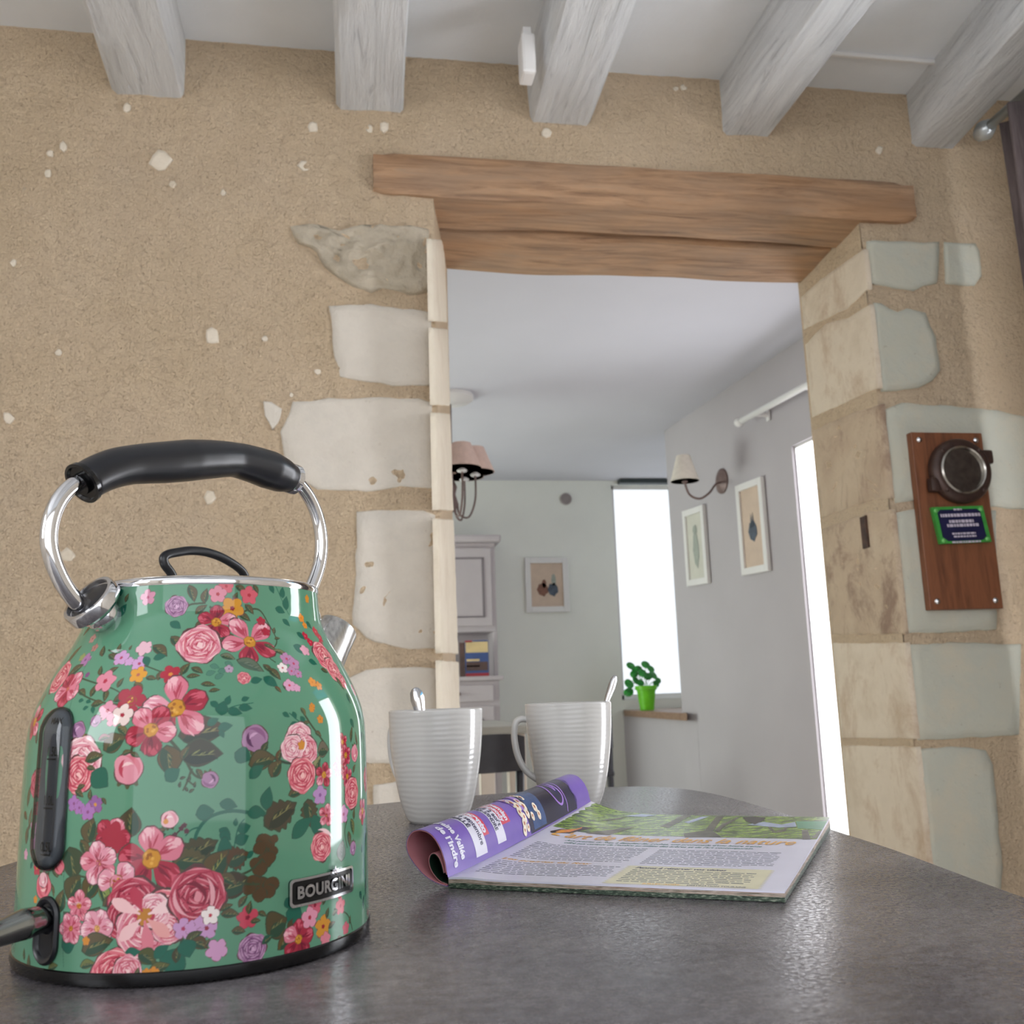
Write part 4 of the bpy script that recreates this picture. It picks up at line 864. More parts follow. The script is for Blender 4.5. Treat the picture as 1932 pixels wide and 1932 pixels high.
plate('plate_border', hwb, .0066, .0022, .0009, .0016, CHROME, pl, hole=.0012)
v, f = text2d('BOURGINI', .0078, .00028, align='CENTER', spacing=1.06); w0 = max(p[0] for p in v)-min(p[0] for p in v); sx = (2*hwb-.0085)/w0
mb = MB(); nv_ = len(v); hm = np.mean([min(p[1] for p in v), max(p[1] for p in v)])
mb.add([ksurf(bm_+p[0]*sx/.0922, bt+p[1]-hm, .0017) for p in v]+[ksurf(bm_+p[0]*sx/.0922, bt+p[1]-hm, .0008) for p in v], f+[tuple(i+nv_ for i in q) for q in f])
mb.build('lettering', CHROME, pl)
st = [(( .0026 if i % 2 == 0 else .0011)*cos(pi/2+i*pi/5), (.0026 if i % 2 == 0 else .0011)*sin(pi/2+i*pi/5)) for i in range(10)]
mb = MB(); mb.add([ksurf(bm_+(p[0]+.0058)/.0922, bt+p[1]+.0066, .0022) for p in st]+[ksurf(bm_+(p[0]+.0058)/.0922, bt+p[1]+.0066, .0) for p in st], [tuple(range(10))]+[(i, (i+1) % 10, (i+1) % 10+10, i+10) for i in range(10)]); mb.build('star', CHROME, pl)

# ================================================================== MUGS AND SPOONS
def f_mug(t):
    v = t.coord((1, 1, 1)); 
    wv = t.new('ShaderNodeTexWave', wave_type='BANDS', bands_direction='Z'); wv.inputs['Scale'].default_value = 62; wv.inputs['Distortion'].default_value = 5.0; wv.inputs['Detail'].default_value = 2; wv.inputs['Detail Scale'].default_value = .28
    t.link(t.coord((1, 1, 1)), wv.inputs[0]); t.link(t.bump(wv.outputs['Fac'], .00016, .7), t.b.inputs['Normal'])
    t.b.inputs['Base Color'].default_value = (*lin((200, 198, 195)), 1)
MUG = pmat('glazed_porcelain_ribbed', f_mug, rough=0.12); MUGP = softn('glazed_porcelain', (200, 198, 195), 0.1, .01, 5)
def mug(px, wpx, ytop, haz, label):
    a = onz(px[0], px[1], TT); d = np.linalg.norm(a[:2]); R = wpx/2/F*(d+.045)*1.0/1.0
    dirh = a[:2]/d; c = np.array([*(a[:2]+dirh*.030), TT]); Hm = .114
    r_top = wpx/2/F*np.linalg.norm(c[:2])*1.02
    Hm = (CAM+ray(*ytop)*(np.dot(c[:2]-dirh*r_top*.0, dirh)/np.dot(ray(*ytop)[:2], dirh)))[2]-TT
    root = thing('mug', c, label, 'mug', 'white ribbed mugs')
    pr = [(0, .57), (.012, .60), (.03, .635), (.08, .69), (.16, .755), (.28, .825), (.42, .885), (.58, .94), (.75, .978), (.90, .994), (.985, 1.0)]
    out_ = [(r_top*k, Hm*z) for z, k in pr]; out_ = [tuple(q[:2]) for q in cr([(r, z, 0) for r, z in out_], 5)]
    prof = [(0, .003), (r_top*.50, .003), (r_top*.56, .0005)]+out_+[(r_top*.997, Hm), (r_top*.97, Hm+.0006), (r_top*.945, Hm), (r_top*.93, Hm*.95)]+[(q[0]-.0036, q[1]) for q in out_[::-6]][1:-1]+[(0, .006)]
    mb = MB(); mb.lathe(prof, c, n=96); b = mb.build('body', MUG, root, smooth=True)
    # handle
    hdv = np.array([sin(haz), -cos(haz), 0]); P = lambda r, z: c+hdv*r+np.array([0, 0, z])
    rs = lambda z: r_top*np.interp(z/Hm, [q[0] for q in pr], [q[1] for q in pr])
    path = cr([P(rs(.095)-.003, .0975), P(rs(.095)+.005, .0985), P(rs(.09)+.0115, .0950), P(rs(.08)+.0150, .084), P(rs(.07)+.0150, .068), P(rs(.055)+.0130, .053), P(rs(.045)+.007, .0405), P(rs(.035)-.003, .031)], 7)
    mb = MB(); side = np.cross(hdv, [0, 0, 1.0]); mb.tube(path, [.0046]*len(path), 20, flat=.8, up=side); mb.build('handle', MUGP, root, smooth=True)
    # coffee inside
    mb = MB(); mb.lathe([(rs(Hm*.6)-.004, Hm*.6), (0, Hm*.6)], c, n=48); mb.build('coffee', softn('coffee', (52, 30, 20), 0.1, .05, 9), root)
    return root, c, r_top, Hm
m1, c1, r1, h1 = mug((826, 1556), 169, (826, 1339), radians(-134), 'white mug with bold horizontal ripples and ornate spoon, behind the kettle spout')
m2, c2, r2, h2 = mug((1080, 1528), 156, (1080, 1326), radians(-97), 'white mug with its handle showing, standing behind the rolled magazine')
SILV = softn('silver_plate', (214, 214, 218), 0.12, .04, 40, metal=1.0)
def spoon(c, Hm, r, top, base, lab, ornate, wid):
    """teaspoon leaning in a mug: top/base are where the handle ends and where it crosses the rim, in the photograph"""
    dr = c[:2]/np.linalg.norm(c[:2]); n_ = np.array([dr[0], dr[1], 0])
    pp = c+n_*r*.55
    a = onplane(*top, pp, n_); b = onplane(*base, pp, n_); d = (a-b)/np.linalg.norm(a-b)
    e = b-d*((b[2]-c[2]-.012)/d[2]) if d[2] > .3 else b-d*.08
    lim = c+np.array([0, 0, .014]); e = lim+(e-lim)*0.35; d = (a-e)/np.linalg.norm(a-e)
    o = thing('teaspoon', e, lab, 'spoon', 'teaspoons in the mugs')
    sd = np.cross(d, n_); sd /= np.linalg.norm(sd); fr_ = np.cross(sd, d); L = np.linalg.norm(a-e); P = lambda u, v, w_: e+d*u*L+sd*v+fr_*w_
    st_ = [(.24, .0022), (.40, .0018), (.6, .0019), (.74, wid*.55), (.82, wid*.8), (.90, wid), (.96, wid*.86), (.99, wid*.5), (1.0, wid*.12)]
    vs, m_ = [], []
    for u, hw in st_:
        for v, w_ in ((-hw, 0), (-hw*.8, .0009), (0, .0015), (hw*.8, .0009), (hw, 0), (0, -.0008)): vs.append(P(u, v, w_))
    k = len(st_); fs = [(i*6+j, i*6+(j+1) % 6, (i+1)*6+(j+1) % 6, (i+1)*6+j) for i in range(k-1) for j in range(6)]+[tuple(range(6)), tuple((k-1)*6+j for j in range(6))]
    mb = MB(); mb.add(vs, fs); mb.build('stem', SILV, o, smooth=True)
    mb = MB(); vs = []; nu, nv2 = 8, 12
    for i in range(nu+1):
        for j in range(nv2): q = 2*pi*j/nv2; s_ = i/nu; vs.append(P(.12+.14*s_*cos(q), .0115*s_*sin(q), -.006*(1-s_**2)))
    fs = [(i*nv2+j, i*nv2+(j+1) % nv2, (i+1)*nv2+(j+1) % nv2, (i+1)*nv2+j) for i in range(nu) for j in range(nv2)]; mb.add(vs, fs); bo = mb.build('bowl', SILV, o, smooth=True)
    md = bo.modifiers.new('t', 'SOLIDIFY'); md.thickness = .0009
    if ornate:
        mb = MB()
        for u, v, r_, s_ in ((.955, 0, .0018, 1), (.935, .002, .0014, 1), (.935, -.002, .0014, 1), (.91, 0, .0016, 1), (.885, .0018, .0013, 1), (.885, -.0018, .0013, 1), (.86, 0, .0013, 1), (.83, 0, .001, 1), (.80, .0009, .0008, 1), (.97, .0016, .001, 1), (.97, -.0016, .001, 1)):
            cc = P(u, v, .0014); mb.lathe([(0, -.0006), (r_*.8, -.0002), (r_*.7, .0005), (r_*.3, .0008), (0, .0008)], cc, fr_, 10)
        mb.build('relief_scrolls', SILV, o, smooth=True)
    return o
spoon(c1, h1, r1, (783, 1297), (792, 1338), 'silver teaspoon with embossed handle leaning in the mug behind the kettle spout', True, .0076)
spoon(c2, h2, r2, (1161, 1274), (1146, 1322), 'thin silver teaspoon seen edge-on in the mug behind the magazine', False, .0042)

# ================================================================== MAGAZINE
ZP = TT+.0066
mN = onz(846, 1657, ZP); mA = onz(1480, 1682, ZP); mB_ = onz(1568, 1549, ZP)
eW = (mA-mN); WID = np.linalg.norm(eW); eW /= WID; eL = (mB_-mA); eL -= eW*(eL @ eW)*.0; LEN0 = np.linalg.norm(eL); eL /= LEN0; LEN = .308
mag = thing('magazine', ((mN+mA)/2)*[1, 1, 0]+np.array([0, 0, TT]), 'open travel magazine with its left half rolled under into a purple tube', 'magazine')
def zrise(u, v): return .0045*(v/LEN)**1.6+.012*np.exp(-u/.022)*(v/LEN)**1.3+.0012*np.exp(-((u-.012)/.012)**2)
def page(u, v, off=0.0):
    """point on the open right-hand page: u from the fold, v from the near edge"""
    p = mN+eW*u+eL*v; return np.array([p[0], p[1], ZP+zrise(u, v)*min(1.0, (off+.0066)/.0066)+off])
def sheet(name, m, off0, off1, u0=0.0, u1=None, v0=0.0, v1=None, parent=None, nu=24, nv=18):
    u1 = WID if u1 is None else u1; v1 = LEN if v1 is None else v1; U = np.linspace(u0, u1, nu+1); V = np.linspace(v0, v1, nv+1)
    mb = MB(); vs = [page(u, v, off1) for v in V for u in U]; k = len(vs); vs += [page(u, v, off0) for v in V for u in U]; r = nu+1
    fs = [(i*r+j, i*r+j+1, (i+1)*r+j+1, (i+1)*r+j) for i in range(nv) for j in range(nu)]; fs += [tuple(q+k for q in f[::-1]) for f in fs]
    bd = [j for j in range(r)]+[i*r+nu for i in range(1, nv+1)]+[nv*r+j for j in range(nu-1, -1, -1)]+[i*r for i in range(nv-1, 0, -1)]
    fs += [(bd[i], bd[(i+1) % len(bd)], bd[(i+1) % len(bd)]+k, bd[i]+k) for i in range(len(bd))]
    mb.add(vs, fs); return mb.build(name, m, parent or mag, auto=40)
def f_edge(t):
    n = t.noise(t.coord((18, 18, 900)), 3, 3); t.link(t.ramp(n, [(0.42, (150, 120, 104)), (0.5, (206, 190, 178)), (0.6, (96, 92, 78))]), t.b.inputs['Base Color'])
def f_gedge(t):
    n = t.noise(t.coord((120, 120, 500)), 2.5, 3); t.link(t.ramp(n, [(0.38, (34, 46, 38)), (0.55, (74, 92, 76)), (0.68, (150, 156, 140))]), t.b.inputs['Base Color'])
sheet('back_cover', pmat('green_page_edges', f_gedge, rough=.4), -.0062, -.0034)
sheet('page_block', pmat('page_edges', f_edge, rough=.6), -.0034, -.0011)
tp = sheet('right_page', PAGEW, -.0011, 0.0)
INK = softn('ink_grey', (104, 106, 128), 0.4, .05, 50); ORG = softn('ink_orange', (244, 182, 60), 0.35, .03, 50); TEA = softn('ink_teal', (52, 128, 116), 0.4, .03, 50); CRM = softn('tint_cream', (226, 220, 188), 0.35, .02, 50)
def print_quads(name, m, rects, off=.00012, shear=0.0):
    mb = MB()
    for u0, u1, v0, v1 in rects:
        n = max(1, int((u1-u0)/.01)); us = np.linspace(u0, u1, n+1)
        vs = [page(u, v0, off) for u in us]+[page(u+shear*(v1-v0), v1, off) for u in us]; mb.add(vs, [(i, i+1, i+n+2, i+n+1) for i in range(n)])
    return mb.build(name, m, tp)
def print_text(name, m, s, size, u, v, bold=0.0, shear=0.0, fit=None, off=.00014, sy=1.0):
    vv, f = text2d(s, size, bold, shear); k = 1.0
    if fit: k = fit/(max(p[0] for p in vv)-min(p[0] for p in vv))
    mb = MB(); mb.add([page(u+p[0]*k, v+p[1]*sy, off) for p in vv], f); return mb.build(name, m, tp)
# photograph strip of a wood across the page head
def f_forest(t):
    v = t.coord((22, 60, 1), rot=(0, 0, -.56)); n = t.noise(v, 3, 6, 0.75, .3); n2 = t.noise(t.coord((50, 90, 1), rot=(0, 0, -.56)), 2, 4, .7)
    c = t.ramp(n, [(0.3, (40, 58, 38)), (0.45, (84, 112, 54)), (0.55, (150, 182, 74)), (0.68, (204, 222, 130))])
    c = t.mix(t.math('MULTIPLY', t.ramp(n2, [(0.5, 0.0), (0.62, 1.0)]), .6), c, (34, 50, 34)); t.link(c, t.b.inputs['Base Color'])
FH = .193
sp_ = MB(); U = np.linspace(.004, WID, 30); V = np.linspace(FH, LEN, 10); sp_.add([page(u, v, .0001) for v in V for u in U], [(i*30+j, i*30+j+1, (i+1)*30+j+1, (i+1)*30+j) for i in range(9) for j in range(29)])
sp_.build('woodland_photo', pmat('woodland_print', f_forest, rough=.25), tp, smooth=True)
def pgpx(pts, off):
    out_ = []
    for x, y in pts:
        r = ray(x, y); z = ZP+.001; kk = eW @ eL
        for _ in range(8):
            p = CAM+r*((z-CAM[2])/r[2])-mN; a_, b_ = p @ eW, p @ eL; v = (b_-kk*a_)/(1-kk*kk); u = a_-kk*v; z = ZP+zrise(max(u, 0), min(max(v, 0), LEN))
        out_.append(page(min(max(u, .001), WID), min(max(v, 0), LEN-.0003), off))
    return out_
def shapes(name, m, polys, off):
    for P in polys: mb = MB(); q = pgpx(P, off); mb.add(q, [tuple(range(len(q)))]); o = mb.build(name, m, tp)
    return o
shapes('tree_trunk', softn('bark_print', (96, 92, 80), .3, .3, 90), [[(1290,1573),(1330,1567),(1352,1540),(1366,1540),(1345,1568),(1362,1580),(1292,1580)],[(1245,1560),(1290,1538),(1306,1538),(1262,1562)],[(1348,1568),(1362,1555),(1390,1543),(1394,1544),(1366,1560),(1356,1570)],[(1443,1550),(1462,1569),(1478,1566),(1484,1555),(1487,1556),(1482,1569),(1460,1572),(1440,1551)],[(1513,1566),(1524,1566),(1530,1584),(1514,1584)],[(1545,1568),(1552,1568),(1540,1582),(1530,1583)],[(1105,1572),(1180,1562),(1200,1560),(1150,1576)],[(1130,1545),(1190,1540),(1160,1548)]], .00018)
shapes('leaf_motif', softn('dark_print', (60, 56, 50), .3, .2, 90), [[(1401,1543),(1412,1541),(1425,1541),(1445,1543),(1440,1549),(1424,1556),(1408,1550)]], .00022)
shapes('sky_gap', softn('pale_blue_print', (176, 188, 214), .3, .1, 90), [[(1410,1556),(1440,1551),(1475,1556),(1500,1551),(1503,1560),(1470,1562)],[(1178,1540),(1210,1536),(1240,1538),(1215,1542)],[(1290,1552),(1325,1541),(1338,1541),(1300,1554)]], .0002)
shapes('teal_tab', softn('teal_print', (92, 156, 118), .3, .05, 50), [[(1502,1550),(1560,1550),(1562,1552),(1558,1566),(1505,1563)]], .0002)
shapes('butterfly', softn('monarch_orange', (222, 138, 62), .3, .15, 300), [[(1048,1567),(1060,1561),(1085,1562),(1098,1562),(1075,1569),(1055,1570)],[(1068,1560),(1078,1552),(1092,1551),(1099,1557),(1097,1562),(1080,1562)]], .0003)
shapes('butterfly_edge', softn('dark_print2', (50, 40, 34), .3, .2, 90), [[(1038,1567),(1056,1559),(1068,1554),(1080,1549),(1094,1550),(1103,1558),(1120,1563),(1102,1566),(1075,1572),(1040,1570)]], .00024)
print_text('headline', ORG, 'L\u2019art de fl\u00e2ner dans la nature', .0185, .0115, .1640, .00008, .35, fit=.194, off=.0005, sy=1.6)
print_text('intro_line', TEA, 'Aux prairies du Roy, \u00e0 Beaulieu-l\u00e8s-Loches, une promenade d\u2019une heure trente', .0078, .029, .1525, .0001, .3, fit=.155)
print_text('intro_line', TEA, 'offre aux curieux de l\u2019ombre au milieu des arbres et de l\u2019art contemporain.', .0078, .031, .1428, .0001, .3, fit=.148)
# columns of body text, far too small to read: rows of ink strokes
R4 = random.Random(3)
def rows(u0, u1, v_top, n, dv, h=.0015, last=1.0):
    out_ = []
    for i in range(n):
        u = u0; v = v_top-i*dv; e = u1 if i < n-1 else u0+(u1-u0)*last
        while u < e-.002:
            w_ = R4.uniform(.0018, .0085); u2 = min(u+w_, e); out_.append((u, u2, v, v+h*R4.uniform(.7, 1.15))); u = u2+.0012
    return out_
rw = rows(.0125, .102, .1325, 11, .0055, last=.95)+rows(.0105, .102, .0590, 8, .0055, last=.8)+rows(.1115, .202, .1300, 11, .0055, last=.8)
b_o = print_quads('body_text', INK, rw); b_o['kind'] = 'stuff'
u0, u1, v0, v1 = .108, .203, .0035, .066
K = [(u0, v0), (u1, v0)]+[(u1+(.003 if i % 2 else 0), v0+(v1-v0)*i/24) for i in range(1, 24)]+[(u1, v1), (u0, v1)]+[(u0-(.003 if i % 2 else 0), v1-(v1-v0)*i/24) for i in range(1, 24)]
mb = MB(); mb.add([page(u, v, .0001) for u, v in K], [tuple(range(len(K)))]); mb.build('cream_box', CRM, tp)
b_o = print_quads('box_text', INK, rows(.113, .196, .0500, 8, .0055, last=.8), .0002); b_o['kind'] = 'stuff'
print_text('box_title', INK, 'Pensez \u00e0 r\u00e9server vos visites', .0075, .113, .0565, .0002, .3, fit=.062, off=.0002)
print_text('subhead', ORG, 'Les prairies du Roy', .0065, .0105, .0655, .00015, .3, fit=.068)
print_text('folio', INK, 'DESTINATION TOURAINE', .0044, .160, .0052, .0001, .0, fit=.036, off=.0002)
print_text('folio', ORG, 'JUILLET\u2013AO\u00dbT', .0044, .132, .0052, .0001, .0, fit=.024, off=.0002)
# rolled left half: sheet profile in the near end plane
def pr2(x, y):
    p = onplane(x, y, mN, eL); return ((p-mN) @ eW, p[2]-TT)
prof_o = [pr2(*q) for q in ((845,1661),(843,1645),(840,1626),(831,1599),(816,1576),(797,1566),(780,1568),(770,1580),(767,1598),(775,1620),(797,1648),(821,1665),(840,1671))]
prof_o[0] = (-.0002, .0066); prof_o[-1] = (-.001, .0012); prof_o[-2] = (prof_o[-2][0], max(prof_o[-2][1], .0014))
pc = np.array(cr([(a, b, 0) for a, b in prof_o], 8))[:, :2]; pc[:, 1] = np.maximum(pc[:, 1], .0010)
pl_ = np.concatenate([[0], np.cumsum(np.hypot(*np.diff(pc, axis=0).T))]); PL = pl_[-1]
LR = .300
def roll(s, v, off=0.0):
    """point on the rolled sheet: s along the curl from the fold, v from the near edge"""
    e = 4e-4; f_ = lambda q: np.array([np.interp(q, pl_, pc[:, 0]), np.interp(q, pl_, pc[:, 1])])
    a = f_(s); tg = f_(min(s+e, PL))-f_(max(s-e, 0)); tg /= np.linalg.norm(tg)+1e-12; a = a+np.array([tg[1], -tg[0]])*off
    t = v/LEN; k = 1+.10*t; lift = zrise(0, v)*max(0, 1-s/(PL*.75)); return mN*[1, 1, 0]+eW*(a[0]*k+.004*t)+eL*v+np.array([0, 0, TT+a[1]*k+lift])
def rollsheet(name, m, o0, o1, s0=0, s1=None, parent=None, ns=70, nv=16):
    s1 = PL if s1 is None else s1; SS_ = np.linspace(s0, s1, ns+1); V = np.linspace(0, LR, nv+1); mb = MB(); r = ns+1
    vs = [roll(s, v, o1) for v in V for s in SS_]; k = len(vs); vs += [roll(s, v, o0) for v in V for s in SS_]
    fs = [(i*r+j, i*r+j+1, (i+1)*r+j+1, (i+1)*r+j) for i in range(nv) for j in range(ns)]; fs2 = [tuple(q+k for q in f[::-1]) for f in fs]
    bd = [j for j in range(r)]+[i*r+ns for i in range(1, nv+1)]+[nv*r+j for j in range(ns-1, -1, -1)]+[i*r for i in range(nv-1, 0, -1)]
    mb.add(vs, fs+fs2+[(bd[i], bd[(i+1) % len(bd)], bd[(i+1) % len(bd)]+k, bd[i]+k) for i in range(len(bd))]); return mb.build(name, m, parent or mag, auto=50)
def f_purple(t): t.link(t.ramp(t.noise(t.coord(), 14, 3), [(0.3, (106, 80, 170)), (0.7, (132, 104, 190))]), t.b.inputs['Base Color'])
PUR = pmat('purple_print', f_purple, rough=.28)
rp = rollsheet('rolled_page', PUR, -.0002, .0)
rollsheet('inner_page', softn('pink_print', (204, 138, 146), .4, .03, 20), -.0009, -.0004, s0=.002, s1=PL*.995)
def rq(name, m, s0, s1, v0, v1, off=.00015):
    n = max(2, int((s1-s0)/.002)); k = max(1, int((v1-v0)/.01)); ss_ = np.linspace(s0, s1, n+1); V = np.linspace(v0, v1, k+1); mb = MB()
    mb.add([roll(s, v, off) for v in V for s in ss_], [(i*(n+1)+j, i*(n+1)+j+1, (i+1)*(n+1)+j+1, (i+1)*(n+1)+j) for i in range(k) for j in range(n)]); return mb.build(name, m, rp, smooth=True)
def rt(name, m, s, size, s_end, v, bold=0.0, off=.0003, fit=None):
    """text running down towards the fold; s_end = where it starts on the curl"""
    vv, f = text2d(s, size, bold); k = 1.0
    if fit: k = fit/(max(p[0] for p in vv)-min(p[0] for p in vv))
    mb = MB(); mb.add([roll(max(s_end-p[0]*k, .0), v+p[1], off) for p in vv], f); return mb.build(name, m, rp)
WP = softn('print_white', (226, 224, 238), .3, .01, 50); RP = softn('print_red', (214, 72, 96), .3, .03, 50); NV = pmat('print_navy', lambda t: t.link(t.ramp(t.noise(t.coord(), 34, 4), [(0.3, (30, 28, 48)), (0.6, (48, 46, 74)), (0.8, (60, 74, 110))]), t.b.inputs['Base Color']), rough=.25)
SLB = softn('print_slate_blue', (62, 84, 128), .25, .1, 60); LV = softn('print_lavender', (164, 124, 210), .28, .05, 60); INK2 = softn('ink_dark', (50, 48, 84), .4, .05, 60)
SM = PL*.52
rt('title_line', WP, 'Touraine Vall\u00e9e', .0100, .051, .0235, .0004, fit=.044); rt('title_line', WP, 'de l\u2019Indre', .0100, .036, .0120, .0004, fit=.032)
rq('white_band', WP, .004, SM, .047, .066); rq('red_band', RP, .016, SM, .066, .0755)
rt('date_line', INK2, 'dim. 6 septembre', .0085, .051, .0570, .0002, fit=.040); rt('place_line', INK2, 'CHEILL\u00c9', .0070, .050, .0490, .0003, fit=.024); rt('film_line', WP, 'Encanto', .0100, .044, .0670, .0006, fit=.026)
rq('white_band', WP, .006, SM, .086, .1015); rq('red_band', RP, .018, SM, .1015, .1175)
rt('date_line', INK2, 'samedi 2 ao\u00fbt', .0080, .052, .0945, .0003, fit=.034); rt('place_line', INK2, 'ESVRES-S/INDRE', .0068, .050, .0875, .0003, fit=.034)
rt('film_line', WP, 'Bohemian', .0085, .047, .1100, .0004, fit=.027); rt('film_line', WP, 'Rhapsody', .0085, .047, .1030, .0004, fit=.027)
rq('cinema_picture', NV, .001, PL*.62, .150, .262, .00015)
rq('cinema_picture', SLB, .003, .046, .158, .186, .00022)
def rpoly(name, m, polys, off):
    mb = MB()
    for P in polys: mb.add([roll(max(s, .0005), v, off) for s, v in P], [tuple(range(len(P)))])
    return mb.build(name, m, rp)
def rib(s_v, w_): 
    C_ = cr([(a, b, 0) for a, b in s_v], 8); mb_ = []; q = [c[:2] for c in C_]
    for i in range(len(q)-1):
        d = q[i+1]-q[i]; d /= np.linalg.norm(d)+1e-9; n_ = np.array([-d[1], d[0]])*w_/2; mb_.append([q[i]-n_, q[i+1]-n_, q[i+1]+n_, q[i]+n_])
    return mb_
rpoly('lavender_swirl', LV, rib([(.034, .136), (.050, .140), (.060, .150), (.052, .156), (.036, .152), (.022, .148)], .007), .0004)
rpoly('lavender_swirl', LV, rib([(.064, .200), (.060, .212), (.048, .222), (.032, .216), (.018, .219), (.012, .228), (.020, .236), (.036, .232), (.052, .236)], .0022), .0004)
rpoly('lavender_swirl', LV, rib([(.052, .236), (.030, .240), (.014, .240), (.003, .238)], .0016), .0004)
rpoly('lavender_swirl', LV, rib([(.050, .226), (.036, .226), (.026, .229), (.036, .231)], .0018), .0004)
rpoly('lavender_swirl', LV, [[(.058, .178), (.052, .196), (.044, .192), (.050, .186), (.046, .178)]], .00042)
POP = softn('popcorn_print', (238, 226, 206), .3, .06, 400); POPB = softn('popcorn_brown', (190, 112, 76), .3, .1, 400)
pw, pb = [], []
for s0, v0, r_ in ((.036,.135,.0045),(.031,.139,.006),(.026,.143,.0055),(.021,.140,.005),(.016,.144,.005),(.011,.140,.0055),(.030,.150,.005),(.024,.152,.0062),(.018,.152,.0045),(.006,.138,.0045),(.014,.160,.0045),(.020,.171,.0052),(.013,.173,.0048),(.033,.162,.0045),(.039,.160,.0035),(.050,.123,.003),(.007,.146,.004)):
    k = 9; ph = R4.uniform(0, 6); pw.append([(s0+r_*.8*(1+.3*R4.random())*cos(ph+2*pi*i/k), v0+r_*.62*(1+.35*R4.random())*sin(ph+2*pi*i/k)) for i in range(k)])
    pb.append([(s0+r_*.35*cos(ph+2*pi*i/5)+r_*.15, v0+r_*.28*sin(ph+2*pi*i/5)) for i in range(5)])
rpoly('popcorn', POP, pw, .0005); rpoly('popcorn_husk', POPB, pb, .0006)
rpoly('filigree', softn('print_silver', (150, 146, 178), .3, .1, 100), rib([(.064, .216), (.058, .226), (.050, .232), (.042, .244), (.050, .250), (.060, .244), (.066, .234)], .0022)+rib([(.062, .236), (.054, .242), (.056, .250)], .0016), .0004)
rpoly('band_edge', softn('print_plum', (84, 66, 128), .3, .1, 100), rib([(.003, .262), (.012, .264), (.020, .260), (.030, .265), (.042, .260), (.054, .265), (.066, .260)], .0016), .0004)
# second sheet curled inside the roll
prof_i = [pr2(*q) for q in ((843,1668),(828,1661),(815,1645),(809,1628),(811,1615),(818,1611),(826,1618),(832,1632),(836,1648))]
pi_ = np.array(cr([(a, max(b, .0022), 0) for a, b in prof_i], 6))[:, :2]
for o0, o1, nm, mm in ((0, .0005, 'inner_curl', softn('dark_green_page', (22, 40, 30), .4, .1, 40)), (-.0005, -.0001, 'inner_curl_lining', MATS['pink_print'])):
    mb = MB(); vs = []; n = len(pi_)
    for v in (0.001, .1, .2, LR-.004):
        for o_ in (o0, o1):
            for i in range(n):
                tg = pi_[min(i+1, n-1)]-pi_[max(i-1, 0)]; tg /= np.linalg.norm(tg); a = pi_[i]+np.array([-tg[1], tg[0]])*(-o_); vs.append(mN*[1, 1, 0]+eW*a[0]+eL*v+np.array([0, 0, TT+a[1]+.0*v]))
    fs = []
    for k in range(3):
        for o_ in (0, 1):
            b0, b1 = (2*k+o_)*n, (2*k+2+o_)*n; fs += [(b0+i, b0+i+1, b1+i+1, b1+i) for i in range(n-1)]
    fs += [(i, i+1, n+i+1, n+i) for i in range(n-1)]+[(6*n+i, 6*n+i+1, 7*n+i+1, 7*n+i) for i in range(n-1)]
    mb.add(vs, fs); mb.build(nm, mm, mag, smooth=False)

# ================================================================== DINING ROOM BEHIND THE OPENING
ZC2 = 1.60+ZF; YFAR = 7.2
RA = np.array([2.226, D2, 0]); RB = np.array([1.998, 5.75, 0])        # grey side wall, near and far end
nW = np.array([-(RB-RA)[1], (RB-RA)[0], 0]); nW /= np.linalg.norm(nW)  # towards the room
dW = (RB-RA)/np.linalg.norm(RB-RA)
def onw(x, y, off=0.0): return onplane(x, y, RA+nW*off, nW)
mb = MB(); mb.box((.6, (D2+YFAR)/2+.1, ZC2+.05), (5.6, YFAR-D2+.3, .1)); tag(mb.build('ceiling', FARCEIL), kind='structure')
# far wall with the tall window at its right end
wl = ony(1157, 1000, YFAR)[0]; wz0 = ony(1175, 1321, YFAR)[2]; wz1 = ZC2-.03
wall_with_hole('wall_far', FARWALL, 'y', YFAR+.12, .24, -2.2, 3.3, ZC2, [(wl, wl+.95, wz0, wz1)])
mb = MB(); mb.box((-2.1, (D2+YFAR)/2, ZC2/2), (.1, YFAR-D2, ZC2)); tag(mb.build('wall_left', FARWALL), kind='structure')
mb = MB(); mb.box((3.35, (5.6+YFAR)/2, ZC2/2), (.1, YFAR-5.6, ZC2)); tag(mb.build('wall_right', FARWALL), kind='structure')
# grey side wall with the glazed door opening
dl = onw(1493, 842); t_door = (dl-RA) @ dW; t_door0 = t_door-.86; dz1 = dl[2]
mb = MB(); L_ = np.linalg.norm(RB-RA)
def wseg(t0, t1, z0, z1, th=.22):
    a = RA+dW*t0; b = RA+dW*t1; P = [a, b, b-nW*th, a-nW*th]; vs = [p+np.array([0, 0, z0]) for p in P]+[p+np.array([0, 0, z1]) for p in P]
    mb.add(vs, [(0, 3, 2, 1), (4, 5, 6, 7), (0, 1, 5, 4), (1, 2, 6, 5), (2, 3, 7, 6), (3, 0, 4, 7)])
wseg(0, max(t_door0, .02), 0, ZC2); wseg(max(t_door0, .02), t_door, dz1, ZC2); wseg(t_door, L_, 0, ZC2)
tag(mb.build('wall_right', FARGREY), kind='structure')
